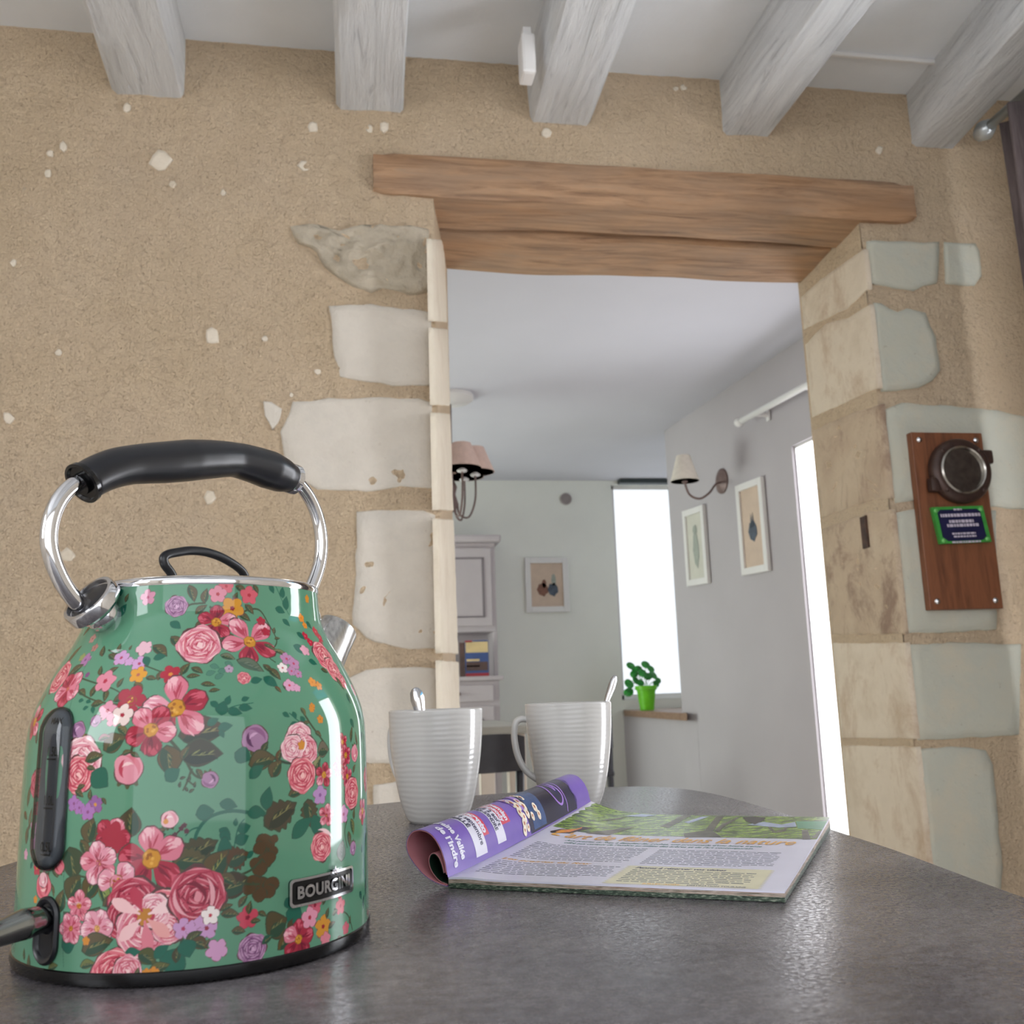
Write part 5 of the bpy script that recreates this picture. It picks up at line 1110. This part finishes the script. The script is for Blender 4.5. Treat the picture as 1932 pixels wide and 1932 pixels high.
# door: white frame and glass
o = thing('door_1', RA+dW*t_door, None, None); o['kind'] = 'structure'
Rw = np.stack([dW, nW, np.array([0, 0, 1.0])], 1); tm = (max(t_door0, .02)+t_door)/2; wd = t_door-max(t_door0, .02)
mb = MB()
for t, z, sx, sz in ((t_door-.02, dz1/2, .04, dz1), (t_door-wd+.02, dz1/2, .04, dz1), (tm, dz1-.02, wd, .04), (tm, .06, wd, .12)): mb.box(RA+dW*t-nW*.03+np.array([0, 0, z]), (sx*.4 if sx < .1 else sx, .03, sz), Rw, .002)
mb.build('door_frame', WHITE, o)
mb = MB(); mb.box(RA+dW*tm-nW*.018+np.array([0, 0, dz1/2]), (wd-.025, .008, dz1-.03), Rw); mb.build('pane', emit('daylight_door', (250, 250, 255), L_FARDOOR), o)
# tall window: frame and translucent blind
o = tag(bpy.data.objects.new('window_4', None), kind='structure'); o.location = (wl, YFAR, wz0); o['_o'] = (float(wl), float(YFAR), float(wz0)); link(o)
mb = MB()
for x0, x1, z0, z1 in ((wl, wl+.035, wz0, wz1), (wl+.915, wl+.95, wz0, wz1), (wl, wl+.95, wz0, wz0+.04), (wl, wl+.95, wz1-.03, wz1)): mb.box(((x0+x1)/2, YFAR+.08, (z0+z1)/2), (x1-x0, .05, z1-z0), bev=.004)
mb.build('window_frame', WHITE, o)
def f_blind(t):
    e = t.b; v = t.coord((1, 1, 1)); n = t.noise(v, 1.3, 2); n2 = t.noise(t.coord((.2, .2, 2.2)), 1.6, 2)
    c = t.ramp(n2, [(0.35, (214, 228, 246)), (0.55, (228, 232, 236)), (0.7, (236, 234, 218))]); t.link(c, e.inputs['Emission Color']); e.inputs['Emission Strength'].default_value = L_FARWIN
mb = MB(); mb.box((wl+.475, YFAR+.06, (wz0+wz1)/2), (.88, .006, wz1-wz0-.06)); mb.build('blind', pmat('lit_blind', f_blind, col=(235, 235, 235), rough=.8), o)
# blind head box, low wall and wooden sill in the splayed corner
mb = MB(); mb.box((wl+.5, YFAR-.05, ZC2-.02), (.9, .08, .035), bev=.006); tag(mb.build('trim_2', softn('dark_rail', (52, 60, 60), .5, .1, 9)), kind='structure')
sA = onw(1296, 1346, .06); sz = sA[2]; sB = ony(1178, 1338, YFAR-.10); sB = np.array([sB[0], YFAR-.10, sz])
mb = MB(); dd = (sB-sA)*[1, 1, 0]; dd /= np.linalg.norm(dd); nn_ = np.array([dd[1], -dd[0], 0])
A_ = sA*[1, 1, 0]-nW*.06; P = [A_+nW*.001, sB*[1, 1, 0]+nn_*.03, np.array([sB[0]+.02, YFAR, 0]), np.array([3.25, YFAR, 0]), np.array([3.25, 5.72, 0]), A_-nW*.2]
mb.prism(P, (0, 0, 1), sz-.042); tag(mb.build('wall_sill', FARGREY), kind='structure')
mb = MB(); P = [sA, sB, np.array([sB[0]+.02, YFAR-.005, sz]), np.array([3.2, YFAR-.005, sz]), np.array([3.2, 5.8, sz]), RB*[1, 1, 0]+np.array([.04, .03, sz])]
P = [np.array([p[0], p[1], sz-.042]) for p in P]
def f_sill(t): t.link(t.ramp(t.noise(t.coord((3, 12, 12)), 4, 4), [(0.3, (124, 96, 76)), (0.7, (158, 128, 104))]), t.b.inputs['Base Color'])
mb.prism(P, (0, 0, 1), .042); sl_ = mb.build('window_sill', pmat('sill_oak', f_sill, rough=.5)); tag(sl_, 'wooden window sill in the splayed corner of the dining room', 'window sill', kind='structure')

# plant on the sill
GP = softn('lime_plastic', (112, 206, 34), .35, .05, 20); GL = softn('leaf_green', (44, 138, 52), .4, .25, 30)
pp = ony(1221, 1336, 6.75); pp = np.array([pp[0], 6.75, sz]); k_ = (pp-CAM) @ fw/F
pot = thing('potted_plant', pp, 'round-leaved green plant in a bright lime pot on the dining room sill', 'plant')
hp_ = 46*k_; rt_2, rb_2 = 19*k_, 13*k_
mb = MB(); mb.lathe([(rb_2*.9, 0), (rb_2, .002), (rt_2*.94, hp_*.82), (rt_2*1.08, hp_*.83), (rt_2*1.12, hp_), (rt_2*1.0, hp_), (rt_2*.95, hp_*.86), (0, hp_*.86)], pp, n=32); mb.build('pot', GP, pot, auto=50)
for i, (x, y, r, tl) in enumerate(((1190,1256,9,.3),(1204,1262,8,-.4),(1218,1254,9,.2),(1228,1262,8,.6),(1212,1270,9,.1),(1196,1272,8,-.6),(1187,1290,10,.5),(1200,1284,8,.9),(1222,1276,9,-.2),(1233,1274,9,1.1),(1186,1306,10,-.9),(1238,1290,7,.4),(1208,1288,8,-.1),(1196,1262,7,.8),(1242,1284,6,.2))):
    c = ony(x, y, pp[1]+random.uniform(-.07, .07)); r *= k_; n_ = np.array([tl*.5, -1, .5+random.uniform(-.3, .4)]); n_ /= np.linalg.norm(n_)
    mb = MB(); a = np.cross(n_, [0, 0, 1.0]); a /= np.linalg.norm(a); b = np.cross(a, n_); k = 10
    vs = [c+a*r*cos(2*pi*j/k)+b*r*1.05*sin(2*pi*j/k) for j in range(k)]+[c-n_*r*.18]; vs += [v-n_*.0012 for v in vs]
    mb.add(vs, [(j, (j+1) % k, k) for j in range(k)]+[(j+k+1, (j+1) % k+k+1, 2*k+1)[::-1] for j in range(k)]+[(j, (j+1) % k, (j+1) % k+k+1, j+k+1) for j in range(k)])
    s0 = pp+np.array([0, 0, hp_*.86]); mb.tube(cr([s0+np.array([random.uniform(-.3, .3)*rt_2, 0, 0]), (s0+c)/2+np.array([0, 0, .02]), c+n_*-.002], 4), .0022, 6)
    mb.build('leaf', GL, pot, smooth=True)

# framed prints
def picture(name, corners, nrm, label, mount, motif, fw_=.13, tone=WHITE):
    """corners TL, TR, BR, BL on the wall"""
    tl, tr, br, bl = [np.array(c) for c in corners]; c = (tl+tr+br+bl)/4; ex = (tr-tl+br-bl)/2; ez = np.array([0, 0, ((tl+tr-bl-br)/2)[2]]); W_, H_ = np.linalg.norm(ex), ez[2]; ex /= W_; ez = np.array([0, 0, 1.0])
    Rm = np.stack([ex, np.array(nrm, float), ez], 1); th = .022; f = fw_*W_
    o = thing('picture_frame', c-ez*H_/2, label, 'picture', None)
    mb = MB()
    for x, z, sx, sz_ in ((-(W_-f)/2, 0, f, H_), ((W_-f)/2, 0, f, H_), (0, (H_-f)/2, W_-2*f, f), (0, -(H_-f)/2, W_-2*f, f)): mb.box(c+Rm @ np.array([x, th/2+.003, z]), (sx, th, sz_), Rm, .003)
    mb.build('frame', tone, o)
    mb = MB(); mb.box(c+Rm @ np.array([0, .009, 0]), (W_-2*f+.004, .008, H_-2*f+.004), Rm); pr_ = mb.build('print', mount, o)
    for nm, m, pts in motif:
        mb = MB(); q = [c+Rm @ np.array([x*(W_-2*f)/2, .0145, z*(H_-2*f)/2]) for x, z in pts]; mb.prism(q, Rm[:, 1], .0006); mb.build(nm, m, pr_)
    return o
def ell(cx_, cz, rx, rz, n=14, w=.12): return [(cx_+rx*(1+w*sin(3*i))*cos(2*pi*i/n), cz+rz*(1+w*cos(2.3*i))*sin(2*pi*i/n)) for i in range(n)]
BEIGE = softn('beige_print', (206, 184, 164), .6, .03, 12); BROWNM = softn('brown_print', (126, 86, 70), .6, .1, 40); SLATE = softn('slate_print', (74, 84, 98), .6, .15, 40); PALEP = softn('pale_print', (206, 204, 192), .6, .02, 12); SAGE = softn('sage_print', (160, 166, 156), .6, .05, 30)
picture('picture_frame', [ony(x, y, YFAR-.002) for x, y in ((989,1053),(1071,1052),(1073,1155),(992,1156))], (0, -1, 0), 'white framed print of two small figures on beige, on the far dining wall', BEIGE, [('figure', BROWNM, ell(-.28, -.22, .34, .30)), ('figure', SLATE, ell(.36, -.22, .32, .30)), ('figure', BROWNM, ell(-.18, .05, .14, .2)), ('figure', SAGE, ell(.42, .22, .14, .28))])
picture('picture_frame', [onw(x, y, .0) for x, y in ((1293,964),(1332,953),(1343,1099),(1303,1108))], nW, 'small white framed pale print hanging below the wall lamp', PALEP, [('motif', SAGE, ell(0, -.1, .36, .55)), ('motif', SAGE, ell(0, .5, .26, .16))])
picture('picture_frame', [onw(x, y, .0) for x, y in ((1393,918),(1439,900),(1461,1076),(1408,1086))], nW, 'white framed beige print with a dark blue shape, nearest the bright door', BEIGE, [('motif', SLATE, ell(0, -.1, .42, .26)), ('motif', SLATE, [(-.2, .0), (-.1, .35), (0, .1), (.1, .38), (.2, .0)])])
# round vent on the far wall
c = ony(1067, 942, YFAR); r = 11*(c-CAM)@fw/F; v = thing('wall_vent', c, 'small round grille high on the far dining wall', 'vent')
mb = MB(); mb.lathe([(r*.9, 0), (r, .004), (r, .018), (r*.82, .022), (r*.8, .012), (0, .012)], c, (0, -1, 0), 28); mb.build('ring', softn('vent_grey', (170, 160, 158), .6, .05, 20), v, auto=40)
for k in range(-2, 3): mb = MB(); mb.box(c+np.array([0, -.017, k*r*.3]), (2*r*sqrt(.62-.09*k*k)*.95, .006, r*.12)); mb.build('slat', MATS['vent_grey'], v)
# wall lamp on the grey wall
SHC = softn('lamp_linen', (222, 214, 202), .9, .03, 40); SHP = softn('lamp_linen_pink', (214, 186, 174), .9, .03, 40); IRN = softn('aged_iron', (116, 96, 92), .5, .1, 40, metal=.3)
c = onw(1363, 908); k_ = (c-CAM)@fw/F
lamp = thing('wall_lamp', c, 'wall lamp with a cream shade on a curved iron arm, grey dining wall', 'lamp', None)
mb = MB(); mb.lathe([(24*k_, 0), (24*k_, .008), (15*k_, .02), (8*k_, .028), (0, .03)], c, nW, 28); mb.build('backplate', IRN, lamp, auto=50)
def nw(x, y, d): return onplane(x, y, RA+nW*d, nW)
arm = cr([nw(1360, 910, .02), nw(1350, 914, .07), nw(1338, 930, .13), nw(1320, 941, .19), nw(1302, 934, .25), nw(1294, 918, .28), nw(1292, 908, .285)], 6)
mb = MB(); mb.tube(arm, .006, 10); mb.build('arm', IRN, lamp, smooth=True)
sb_ = nw(1292, 908, .285); st_ = nw(1292, 858, .285); hh = st_[2]-sb_[2]
mb = MB(); ks = (sb_-CAM)@fw/F; mb.lathe([(27*ks, 0), (13*ks, hh), (12.4*ks, hh), (26.4*ks, 0)], sb_, n=32); mb.build('lamp_shade', SHC, lamp, auto=60)
mb = MB(); mb.lathe([(0, -.01), (.014, -.01), (.018, .01), (.012, .06), (0, .06)], sb_, n=14); mb.build('bulb_holder', IRN, lamp, smooth=True)
# rail across the grey wall
a, b = nw(1395, 796, .09), nw(1522, 727, .09); b = a+(b-a)*1.9
mb = MB(); mb.tube([a, b], .016, 12); rl = mb.build('curtain_rail', WHITE, smooth=True, origin=a); tag(rl, 'white rail high on the grey dining wall over the bright door', 'curtain rail')
for t in (.12, .5): q = a+(b-a)*t; mb = MB(); mb.tube([q-nW*.088, q], .012, 10); mb.box(q-nW*.082, (.03, .01, .06), Rw, .003); mb.build('bracket', WHITE, rl)
mb = MB(); mb.lathe([(0, -.03), (.022, -.02), (.026, 0), (.016, .02)], a, (b-a), 14); mb.build('finial', WHITE, rl, smooth=True)
# chandelier, mostly behind the left jamb
cc = onz(848, 747, ZC2); ch = thing('chandelier', cc, 'iron chandelier with pink fabric shades, half hidden by the left jamb', 'chandelier')
mb = MB(); mb.lathe([(.13, 0), (.13, -.02), (.11, -.035), (.03, -.045), (0, -.05)], cc, n=40); mb.build('ceiling_rose', WHITE, ch, auto=50)
yc = cc[1]; q = ony(862, 950, yc); zb_ = q[2]; hub = np.array([cc[0], cc[1], zb_])
mb = MB(); mb.tube([cc, hub+np.array([0, 0, -.02])], .009, 10); mb.lathe([(0, -.05), (.02, -.04), (.035, 0), (.02, .05), (.03, .09), (.012, .13)], hub, n=16); mb.build('stem', IRN, ch, smooth=True)
shw = ony(895, 888, yc)[0]-cc[0]
for i in range(6):
    a_ = radians(-10+60*i); dv = np.array([cos(a_), sin(a_), 0]); R_r = shw*1.02
    sc_ = hub+dv*R_r; zt0 = ony(895, 893, yc)[2]
    arm = cr([hub+dv*.03, hub+dv*R_r*.3+np.array([0, 0, -.06]), hub+dv*R_r*.7+np.array([0, 0, -.075]), hub+dv*R_r*.98+np.array([0, 0, .02]), np.array([sc_[0], sc_[1], zt0])], 6)
    am = MB(); am.tube(arm, .0055, 8); ar = am.build('arm', IRN, ch, smooth=True)
    b0 = np.array([sc_[0], sc_[1], zt0]); k_ = (b0-CAM)@fw/F
    mb = MB(); mb.lathe([(37*k_, 0), (18*k_, 48*k_), (17.3*k_, 48*k_), (36.3*k_, 0)], b0, n=28); mb.build('shade', SHP, ar, auto=60)
    mb = MB(); mb.lathe([(.024, -.02), (.028, -.012), (.012, 0), (.012, .07), (0, .07)], b0, n=12); mb.build('candle_sleeve', WHITE, ar, smooth=True)
# dresser
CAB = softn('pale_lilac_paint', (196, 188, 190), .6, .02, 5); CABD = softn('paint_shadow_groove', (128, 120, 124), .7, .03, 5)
yc = YFAR-.36; xr_ = ony(936, 1100, yc)[0]; xr2 = ony(943, 1330, yc-.1)[0]; xl_ = xr_-1.15
zt_top, zu0 = ony(900, 1010, yc)[2], ony(900, 1192, yc)[2]; zl1 = ony(900, 1276, yc-.1)[2]
dr = thing('dresser', (xr_-.55, YFAR-.2, 0), 'pale painted two-part dresser with an open shelf, against the far wall', 'dresser')
def bxx(name, m, x0, x1, y0, y1, z0, z1, par=dr, bev=.006): mb = MB(); mb.box(((x0+x1)/2, (y0+y1)/2, (z0+z1)/2), (x1-x0, y1-y0, z1-z0), bev=bev); return mb.build(name, m, par)
bxx('cornice', CAB, xl_-.04, xr_+.04, yc-.04, YFAR-.01, zt_top-.05, zt_top, bev=.015)
bxx('upper_case', CAB, xl_, xr_, yc+.02, YFAR-.01, zu0, zt_top-.05)
bxx('side_panel', CAB, xr_-.03, xr_, yc+.02, YFAR-.01, zl1, zu0); bxx('side_panel', CAB, xl_, xl_+.03, yc+.02, YFAR-.01, zl1, zu0); bxx('back_panel', CAB, xl_, xr_, YFAR-.04, YFAR-.01, zl1, zu0)
bxx('worktop', CAB, xl_-.03, xr2+.03, yc-.13, YFAR-.01, zl1-.03, zl1, bev=.01); bxx('lower_case', CAB, xl_, xr2, yc-.10, YFAR-.01, .08, zl1-.03); bxx('plinth', CAB, xl_-.01, xr2+.01, yc-.12, YFAR-.01, 0, .08)
for i in range(2):
    w_ = (xr_-xl_)/2; x0 = xl_+w_*i; d_ = bxx('door', CAB, x0+.03, x0+w_-.03, yc, yc+.022, zu0+.04, zt_top-.09)
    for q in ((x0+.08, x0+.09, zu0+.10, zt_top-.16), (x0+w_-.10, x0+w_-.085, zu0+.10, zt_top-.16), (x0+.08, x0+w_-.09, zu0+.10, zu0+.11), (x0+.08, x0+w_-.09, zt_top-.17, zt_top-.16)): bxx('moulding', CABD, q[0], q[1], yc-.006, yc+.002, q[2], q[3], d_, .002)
    w_ = (xr2-xl_)/2; x0 = xl_+w_*i; bxx('drawer', CAB, x0+.04, x0+w_-.04, yc-.12, yc-.1, zl1-.17, zl1-.06); d_ = bxx('door', CAB, x0+.04, x0+w_-.04, yc-.12, yc-.1, .14, zl1-.20)
    for j in range(3):
        a0 = x0+.09+j*.004
    P_ = [(x0+.09, .2), (x0+w_-.09, .2), (x0+w_-.09, zl1-.36), (x0+w_*.5+.1, zl1-.27), (x0+w_*.5-.1, zl1-.27), (x0+.09, zl1-.36)]
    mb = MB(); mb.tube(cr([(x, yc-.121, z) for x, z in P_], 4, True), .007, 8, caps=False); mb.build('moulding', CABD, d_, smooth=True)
    kn = MB(); kn.lathe([(.008, 0), (.008, .015), (.015, .022), (.012, .03), (0, .032)], (x0+w_/2, yc-.12, zl1-.115), (0, -1, 0), 14); kn.build('knob', IRN, dr, smooth=True)
# books on the dresser shelf
yb = yc-.07; bz = zl1; bx0, bx1 = ony(878, 1240, yb)[0], ony(922, 1240, yb)[0]; bh = ony(900, 1208, yb)[2]-bz
def book(x0, x1, y0, y1, h, m, lab, bands=()):
    o = thing('book', ((x0+x1)/2, (y0+y1)/2, bz), lab, 'book', 'books on the dresser shelf'); bxx('cover', m, x0, x1, y0, y1, bz, bz+h, o, .003)
    bxx('pages', WHITE, x0+.006, x1-.004, y0+.005, y1-.005, bz+.002, bz+h+.0015, o, .001)
    for nm, mm, a, b, c, d in bands: bxx(nm, mm, x0+(x1-x0)*a, x0+(x1-x0)*b, y0-.002, y0+.001, bz+h*c, bz+h*d, o, .0005)
    return o
CB = softn('cover_blue', (58, 84, 140), .4, .1, 12); CR_ = softn('cover_red', (170, 44, 56), .4, .05, 12); CC_ = softn('cover_cream', (224, 200, 146), .4, .05, 12); CD_ = softn('cover_dark', (84, 62, 56), .4, .2, 12)
book(bx0, bx1, yb, yb+.026, bh, CB, 'book facing out with a cream, blue and red cover on the dresser shelf', [('cover_panel', CC_, .02, .98, .66, .96), ('cover_panel', CR_, .0, .3, .94, 1.0), ('cover_panel', CD_, .03, .95, .16, .40), ('cover_panel', CC_, .05, .6, .42, .48), ('cover_panel', CC_, .05, .6, .26, .31), ('cover_panel', CR_, .0, 1.0, 0, .09)])
book(bx0-.035, bx0-.004, yb+.002, yb+.05, bh*.95, CD_, 'dark brown book standing at the left of the bright cover')
# dining table and two dark chairs seen between the mugs
yt = 3.95; TZ = ony(960, 1370, yt)[2]; OFF = softn('table_cream', (210, 198, 186), .5, .03, 6); GRT = softn('table_top_grey', (176, 174, 166), .5, .03, 6)
tx0, tx1 = ony(800, 1380, yt)[0], ony(1010, 1380, yt)[0]
dt = thing('dining_table', ((tx0+tx1)/2, yt+.5, 0), 'cream dining table with a grey top in the room beyond', 'table')
mb = MB(); mb.box(((tx0+tx1)/2, yt+.5, TZ-.015), (tx1-tx0, 1.0, .03), bev=.005); mb.build('tabletop', GRT, dt)
mb = MB(); mb.box(((tx0+tx1)/2, yt+.5, TZ-.075), (tx1-tx0-.1, .9, .09), bev=.004); mb.build('apron', OFF, dt)
for x in (tx0+.07, tx1-.07):
    for y in (yt+.07, yt+.93): mb = MB(); mb.box((x, y, (TZ-.03)/2), (.07, .07, TZ-.03), bev=.006); mb.build('leg', OFF, dt)
CHB = softn('charcoal_lacquer', (44, 44, 52), .35, .1, 30)
def chair(x, y, rz, lab, w=.40, zt=None, zb_=None):
    o = thing('dining_chair', (x, y, 0), lab, 'chair', 'dark chairs at the dining table'); c_, s_ = cos(rz), sin(rz); T = lambda a, b, z: np.array([x+a*c_-b*s_, y+a*s_+b*c_, z])
    R = np.array([[c_, -s_, 0], [s_, c_, 0], [0, 0, 1]])
    mb = MB(); vs = []; n = 16
    for j, (z, k) in enumerate(((zb_, 1.0), (zb_, 0), (zt, 0), (zt, 1.0))):
        for i in range(n+1): u = -1+2*i/n; vs.append(T(u*w/2, -.20-.05*(1-u*u)+.018*k, z-(.012*abs(u)**6 if z == zt else 0)))
    r = n+1; fs = [(j*r+i, j*r+i+1, ((j+1) % 4)*r+i+1, ((j+1) % 4)*r+i) for j in range(4) for i in range(n)]+[(0, r, 2*r, 3*r), (n, r+n, 2*r+n, 3*r+n)]
    mb.add(vs, fs); mb.build('backrest', CHB, o, auto=40)
    mb = MB(); mb.box(T(0, 0, .45), (w, .40, .03), R, .012); mb.build('seat', CHB, o, auto=40)
    for a, b in ((-1, -1), (1, -1), (-1, 1), (1, 1)):
        mb = MB(); top = zt-.03 if b < 0 else .45; mb.tube([T(a*(w/2-.02), b*.19-(.02 if b < 0 else 0), 0), T(a*(w/2-.02), b*.18, .45), T(a*(w/2-.015), b*.19, top)], .015, 10); mb.build('leg', CHB, o, smooth=True)
    return o
yq = 3.25; xx = ony(984, 1400, yq)[0]; z1_ = ony(950, 1384, yq)[2]; z0_ = ony(950, 1456, yq)[2]
chair(xx-.20, yq+.20, radians(4), 'dark grey dining chair seen between the two mugs', .40, z1_, z0_)
yq = 5.15; xx = ony(1168, 1400, yq)[0]; z1_ = ony(1160, 1347, yq)[2]
chair(xx-.19, yq+.2, radians(-14), 'dark grey dining chair almost hidden behind the mug with the visible handle', .40, z1_, z1_-.17)
# added glowing panel, out of view, that brightens the dining room
mb = MB(); mb.box((-2.04, 6.1, 1.0), (.01, 1.8, 1.4)); tag(mb.build('window_5', emit('fill_glow_dining', (236, 246, 240), L_FARFILL)), kind='structure')
# the chandelier and wall lamp are unlit

# ================================================================== WOODEN WALL BOARD WITH PORTHOLE MIRROR
yb_ = D-.030
bTL, bTR, bBR, bBL = [ony(x, y, yb_) for x, y in ((1718, 815), (1852, 815), (1886, 1148), (1745, 1155))]
c = (bTL+bTR+bBR+bBL)/4; bd_ = thing('wall_board', np.array([c[0], D, bBL[2]]), 'brown wooden wall board carrying a round porthole mirror and a small plaque', 'wall board')
x0, x1, z0, z1 = bTL[0], bTR[0], bBR[2], bTL[2]
mb = MB(); mb.box(((x0+x1)/2, D-.018, (z0+z1)/2), (x1-x0, .024, z1-z0), bev=.003); mb.build('board', BOARD, bd_)
for x, z in ((x0+.022, z1-.022), (x1-.022, z1-.022), (x0+.022, z0+.022), (x1-.022, z0+.022)):
    mb = MB(); mb.lathe([(.0085, 0), (.0085, .002), (.005, .0055), (0, .0065)], (x, D-.030, z), (0, -1, 0), 16); mb.build('screw', CHROME, bd_, smooth=True)
pc_ = ony(1814, 888, D-.05); RM = softn('dark_bronze', (70, 52, 46), .4, .15, 30, metal=.3)
k_ = (pc_-CAM)@fw/F; ro = 62*k_; ri = 44*k_
mb = MB(); mb.lathe([(ro*.97, 0), (ro, .004), (ro, .02), (ro*.95, .027), (ri*1.12, .032), (ri*1.02, .030), (ri*1.0, .02), (ri*1.0, .012)], (pc_[0], D-.03, pc_[2]), (0, -1, 0), 56)
ph = mb.build('porthole_ring', RM, bd_, auto=40)
mb = MB(); mb.lathe([(ri*1.04, .026), (ri*1.06, .032), (ri*1.0, .036), (ri*.95, .033), (ri*.94, .018)], (pc_[0], D-.03, pc_[2]), (0, -1, 0), 56); mb.build('bezel', softn('worn_nickel', (170, 166, 160), .25, .1, 50, metal=1.0), ph, auto=40)
mb = MB(); mb.lathe([(ri*.97, .012), (ri*.97, .016), (0, .0162)], (pc_[0], D-.03, pc_[2]), (0, -1, 0), 56); mb.build('mirror', mat('mirror_glass', (225, 225, 225), .02, 1.0), ph, auto=40)
for a_ in (45, 135, 225, 315):
    q = np.array([pc_[0]+ro*.86*cos(radians(a_)), D-.055, pc_[2]+ro*.86*sin(radians(a_))]); mb = MB(); mb.lathe([(.007, 0), (.007, .004), (.004, .007), (0, .008)], q, (0, -1, 0), 12); mb.build('rivet', RM, ph, smooth=True)
for a_ in (25, 205):
    q = np.array([pc_[0]+ro*1.02*cos(radians(a_)), D-.045, pc_[2]+ro*1.02*sin(radians(a_))]); mb = MB(); mb.box(q, (.03, .026, .04), bev=.008); mb.build('lug', RM, ph, auto=40)
# small green-and-navy plaque, slightly askew
TL_, TR_, BR_, BL_ = [ony(x, y, D-.042) for x, y in ((1758, 957), (1854, 954), (1871, 1022), (1775, 1026))]
def pq(u, v, y=.0): 
    p = TL_*(1-u)*(1-v)+TR_*u*(1-v)+BR_*u*v+BL_*(1-u)*v; return np.array([p[0], D-.042-y, p[2]])
ep = softn('enamel_green', (66, 152, 66), .3, .1, 30); en = softn('enamel_navy', (32, 32, 66), .3, .1, 30); el_ = softn('enamel_lettering', (196, 186, 200), .4, .05, 30)
P = [pq(u, v) for u, v in ((0, 0), (1, 0), (1, 1), (0, 1))]; mb = MB(); mb.prism(P, (0, 1, 0), .011); pq_o = mb.build('plaque', ep, bd_)
P = [pq(u, v, .0012) for u, v in ((.14, .08), (.86, .08), (.92, .16), (.92, .84), (.84, .94), (.16, .94), (.07, .82), (.08, .16))]; mb = MB(); mb.prism(P, (0, 1, 0), .0012); mb.build('plaque_field', en, pq_o)
mb = MB()
for v, u0, u1, h in ((.06, .40, .56, .05), (.20, .12, .90, .085), (.37, .26, .74, .08), (.48, .20, .82, .08), (.72, .26, .72, .05), (.80, .28, .72, .05), (.95, .22, .78, .05)):
    u = u0
    while u < u1: w_ = R4.uniform(.03, .075); u2 = min(u+w_, u1); mb.add([pq(u, v, .002), pq(u2, v, .002), pq(u2, v+h, .002), pq(u, v+h, .002)], [(0, 1, 2, 3)]); u = u2+.012
o = mb.build('lettering', el_, pq_o); o['kind'] = 'stuff'
for u, v in ((.06, .10), (.94, .10), (.07, .92), (.93, .92)):
    mb = MB(); mb.lathe([(.006, 0), (.006, .001), (0, .0014)], pq(u, v, .0), (0, -1, 0), 10); mb.build('corner_dot', softn('enamel_pale_green', (120, 196, 110), .3, .05, 30), pq_o, smooth=True)

# ---- tidy the working notes off the objects
for o in bpy.data.objects:
    if '_o' in o: del o['_o']
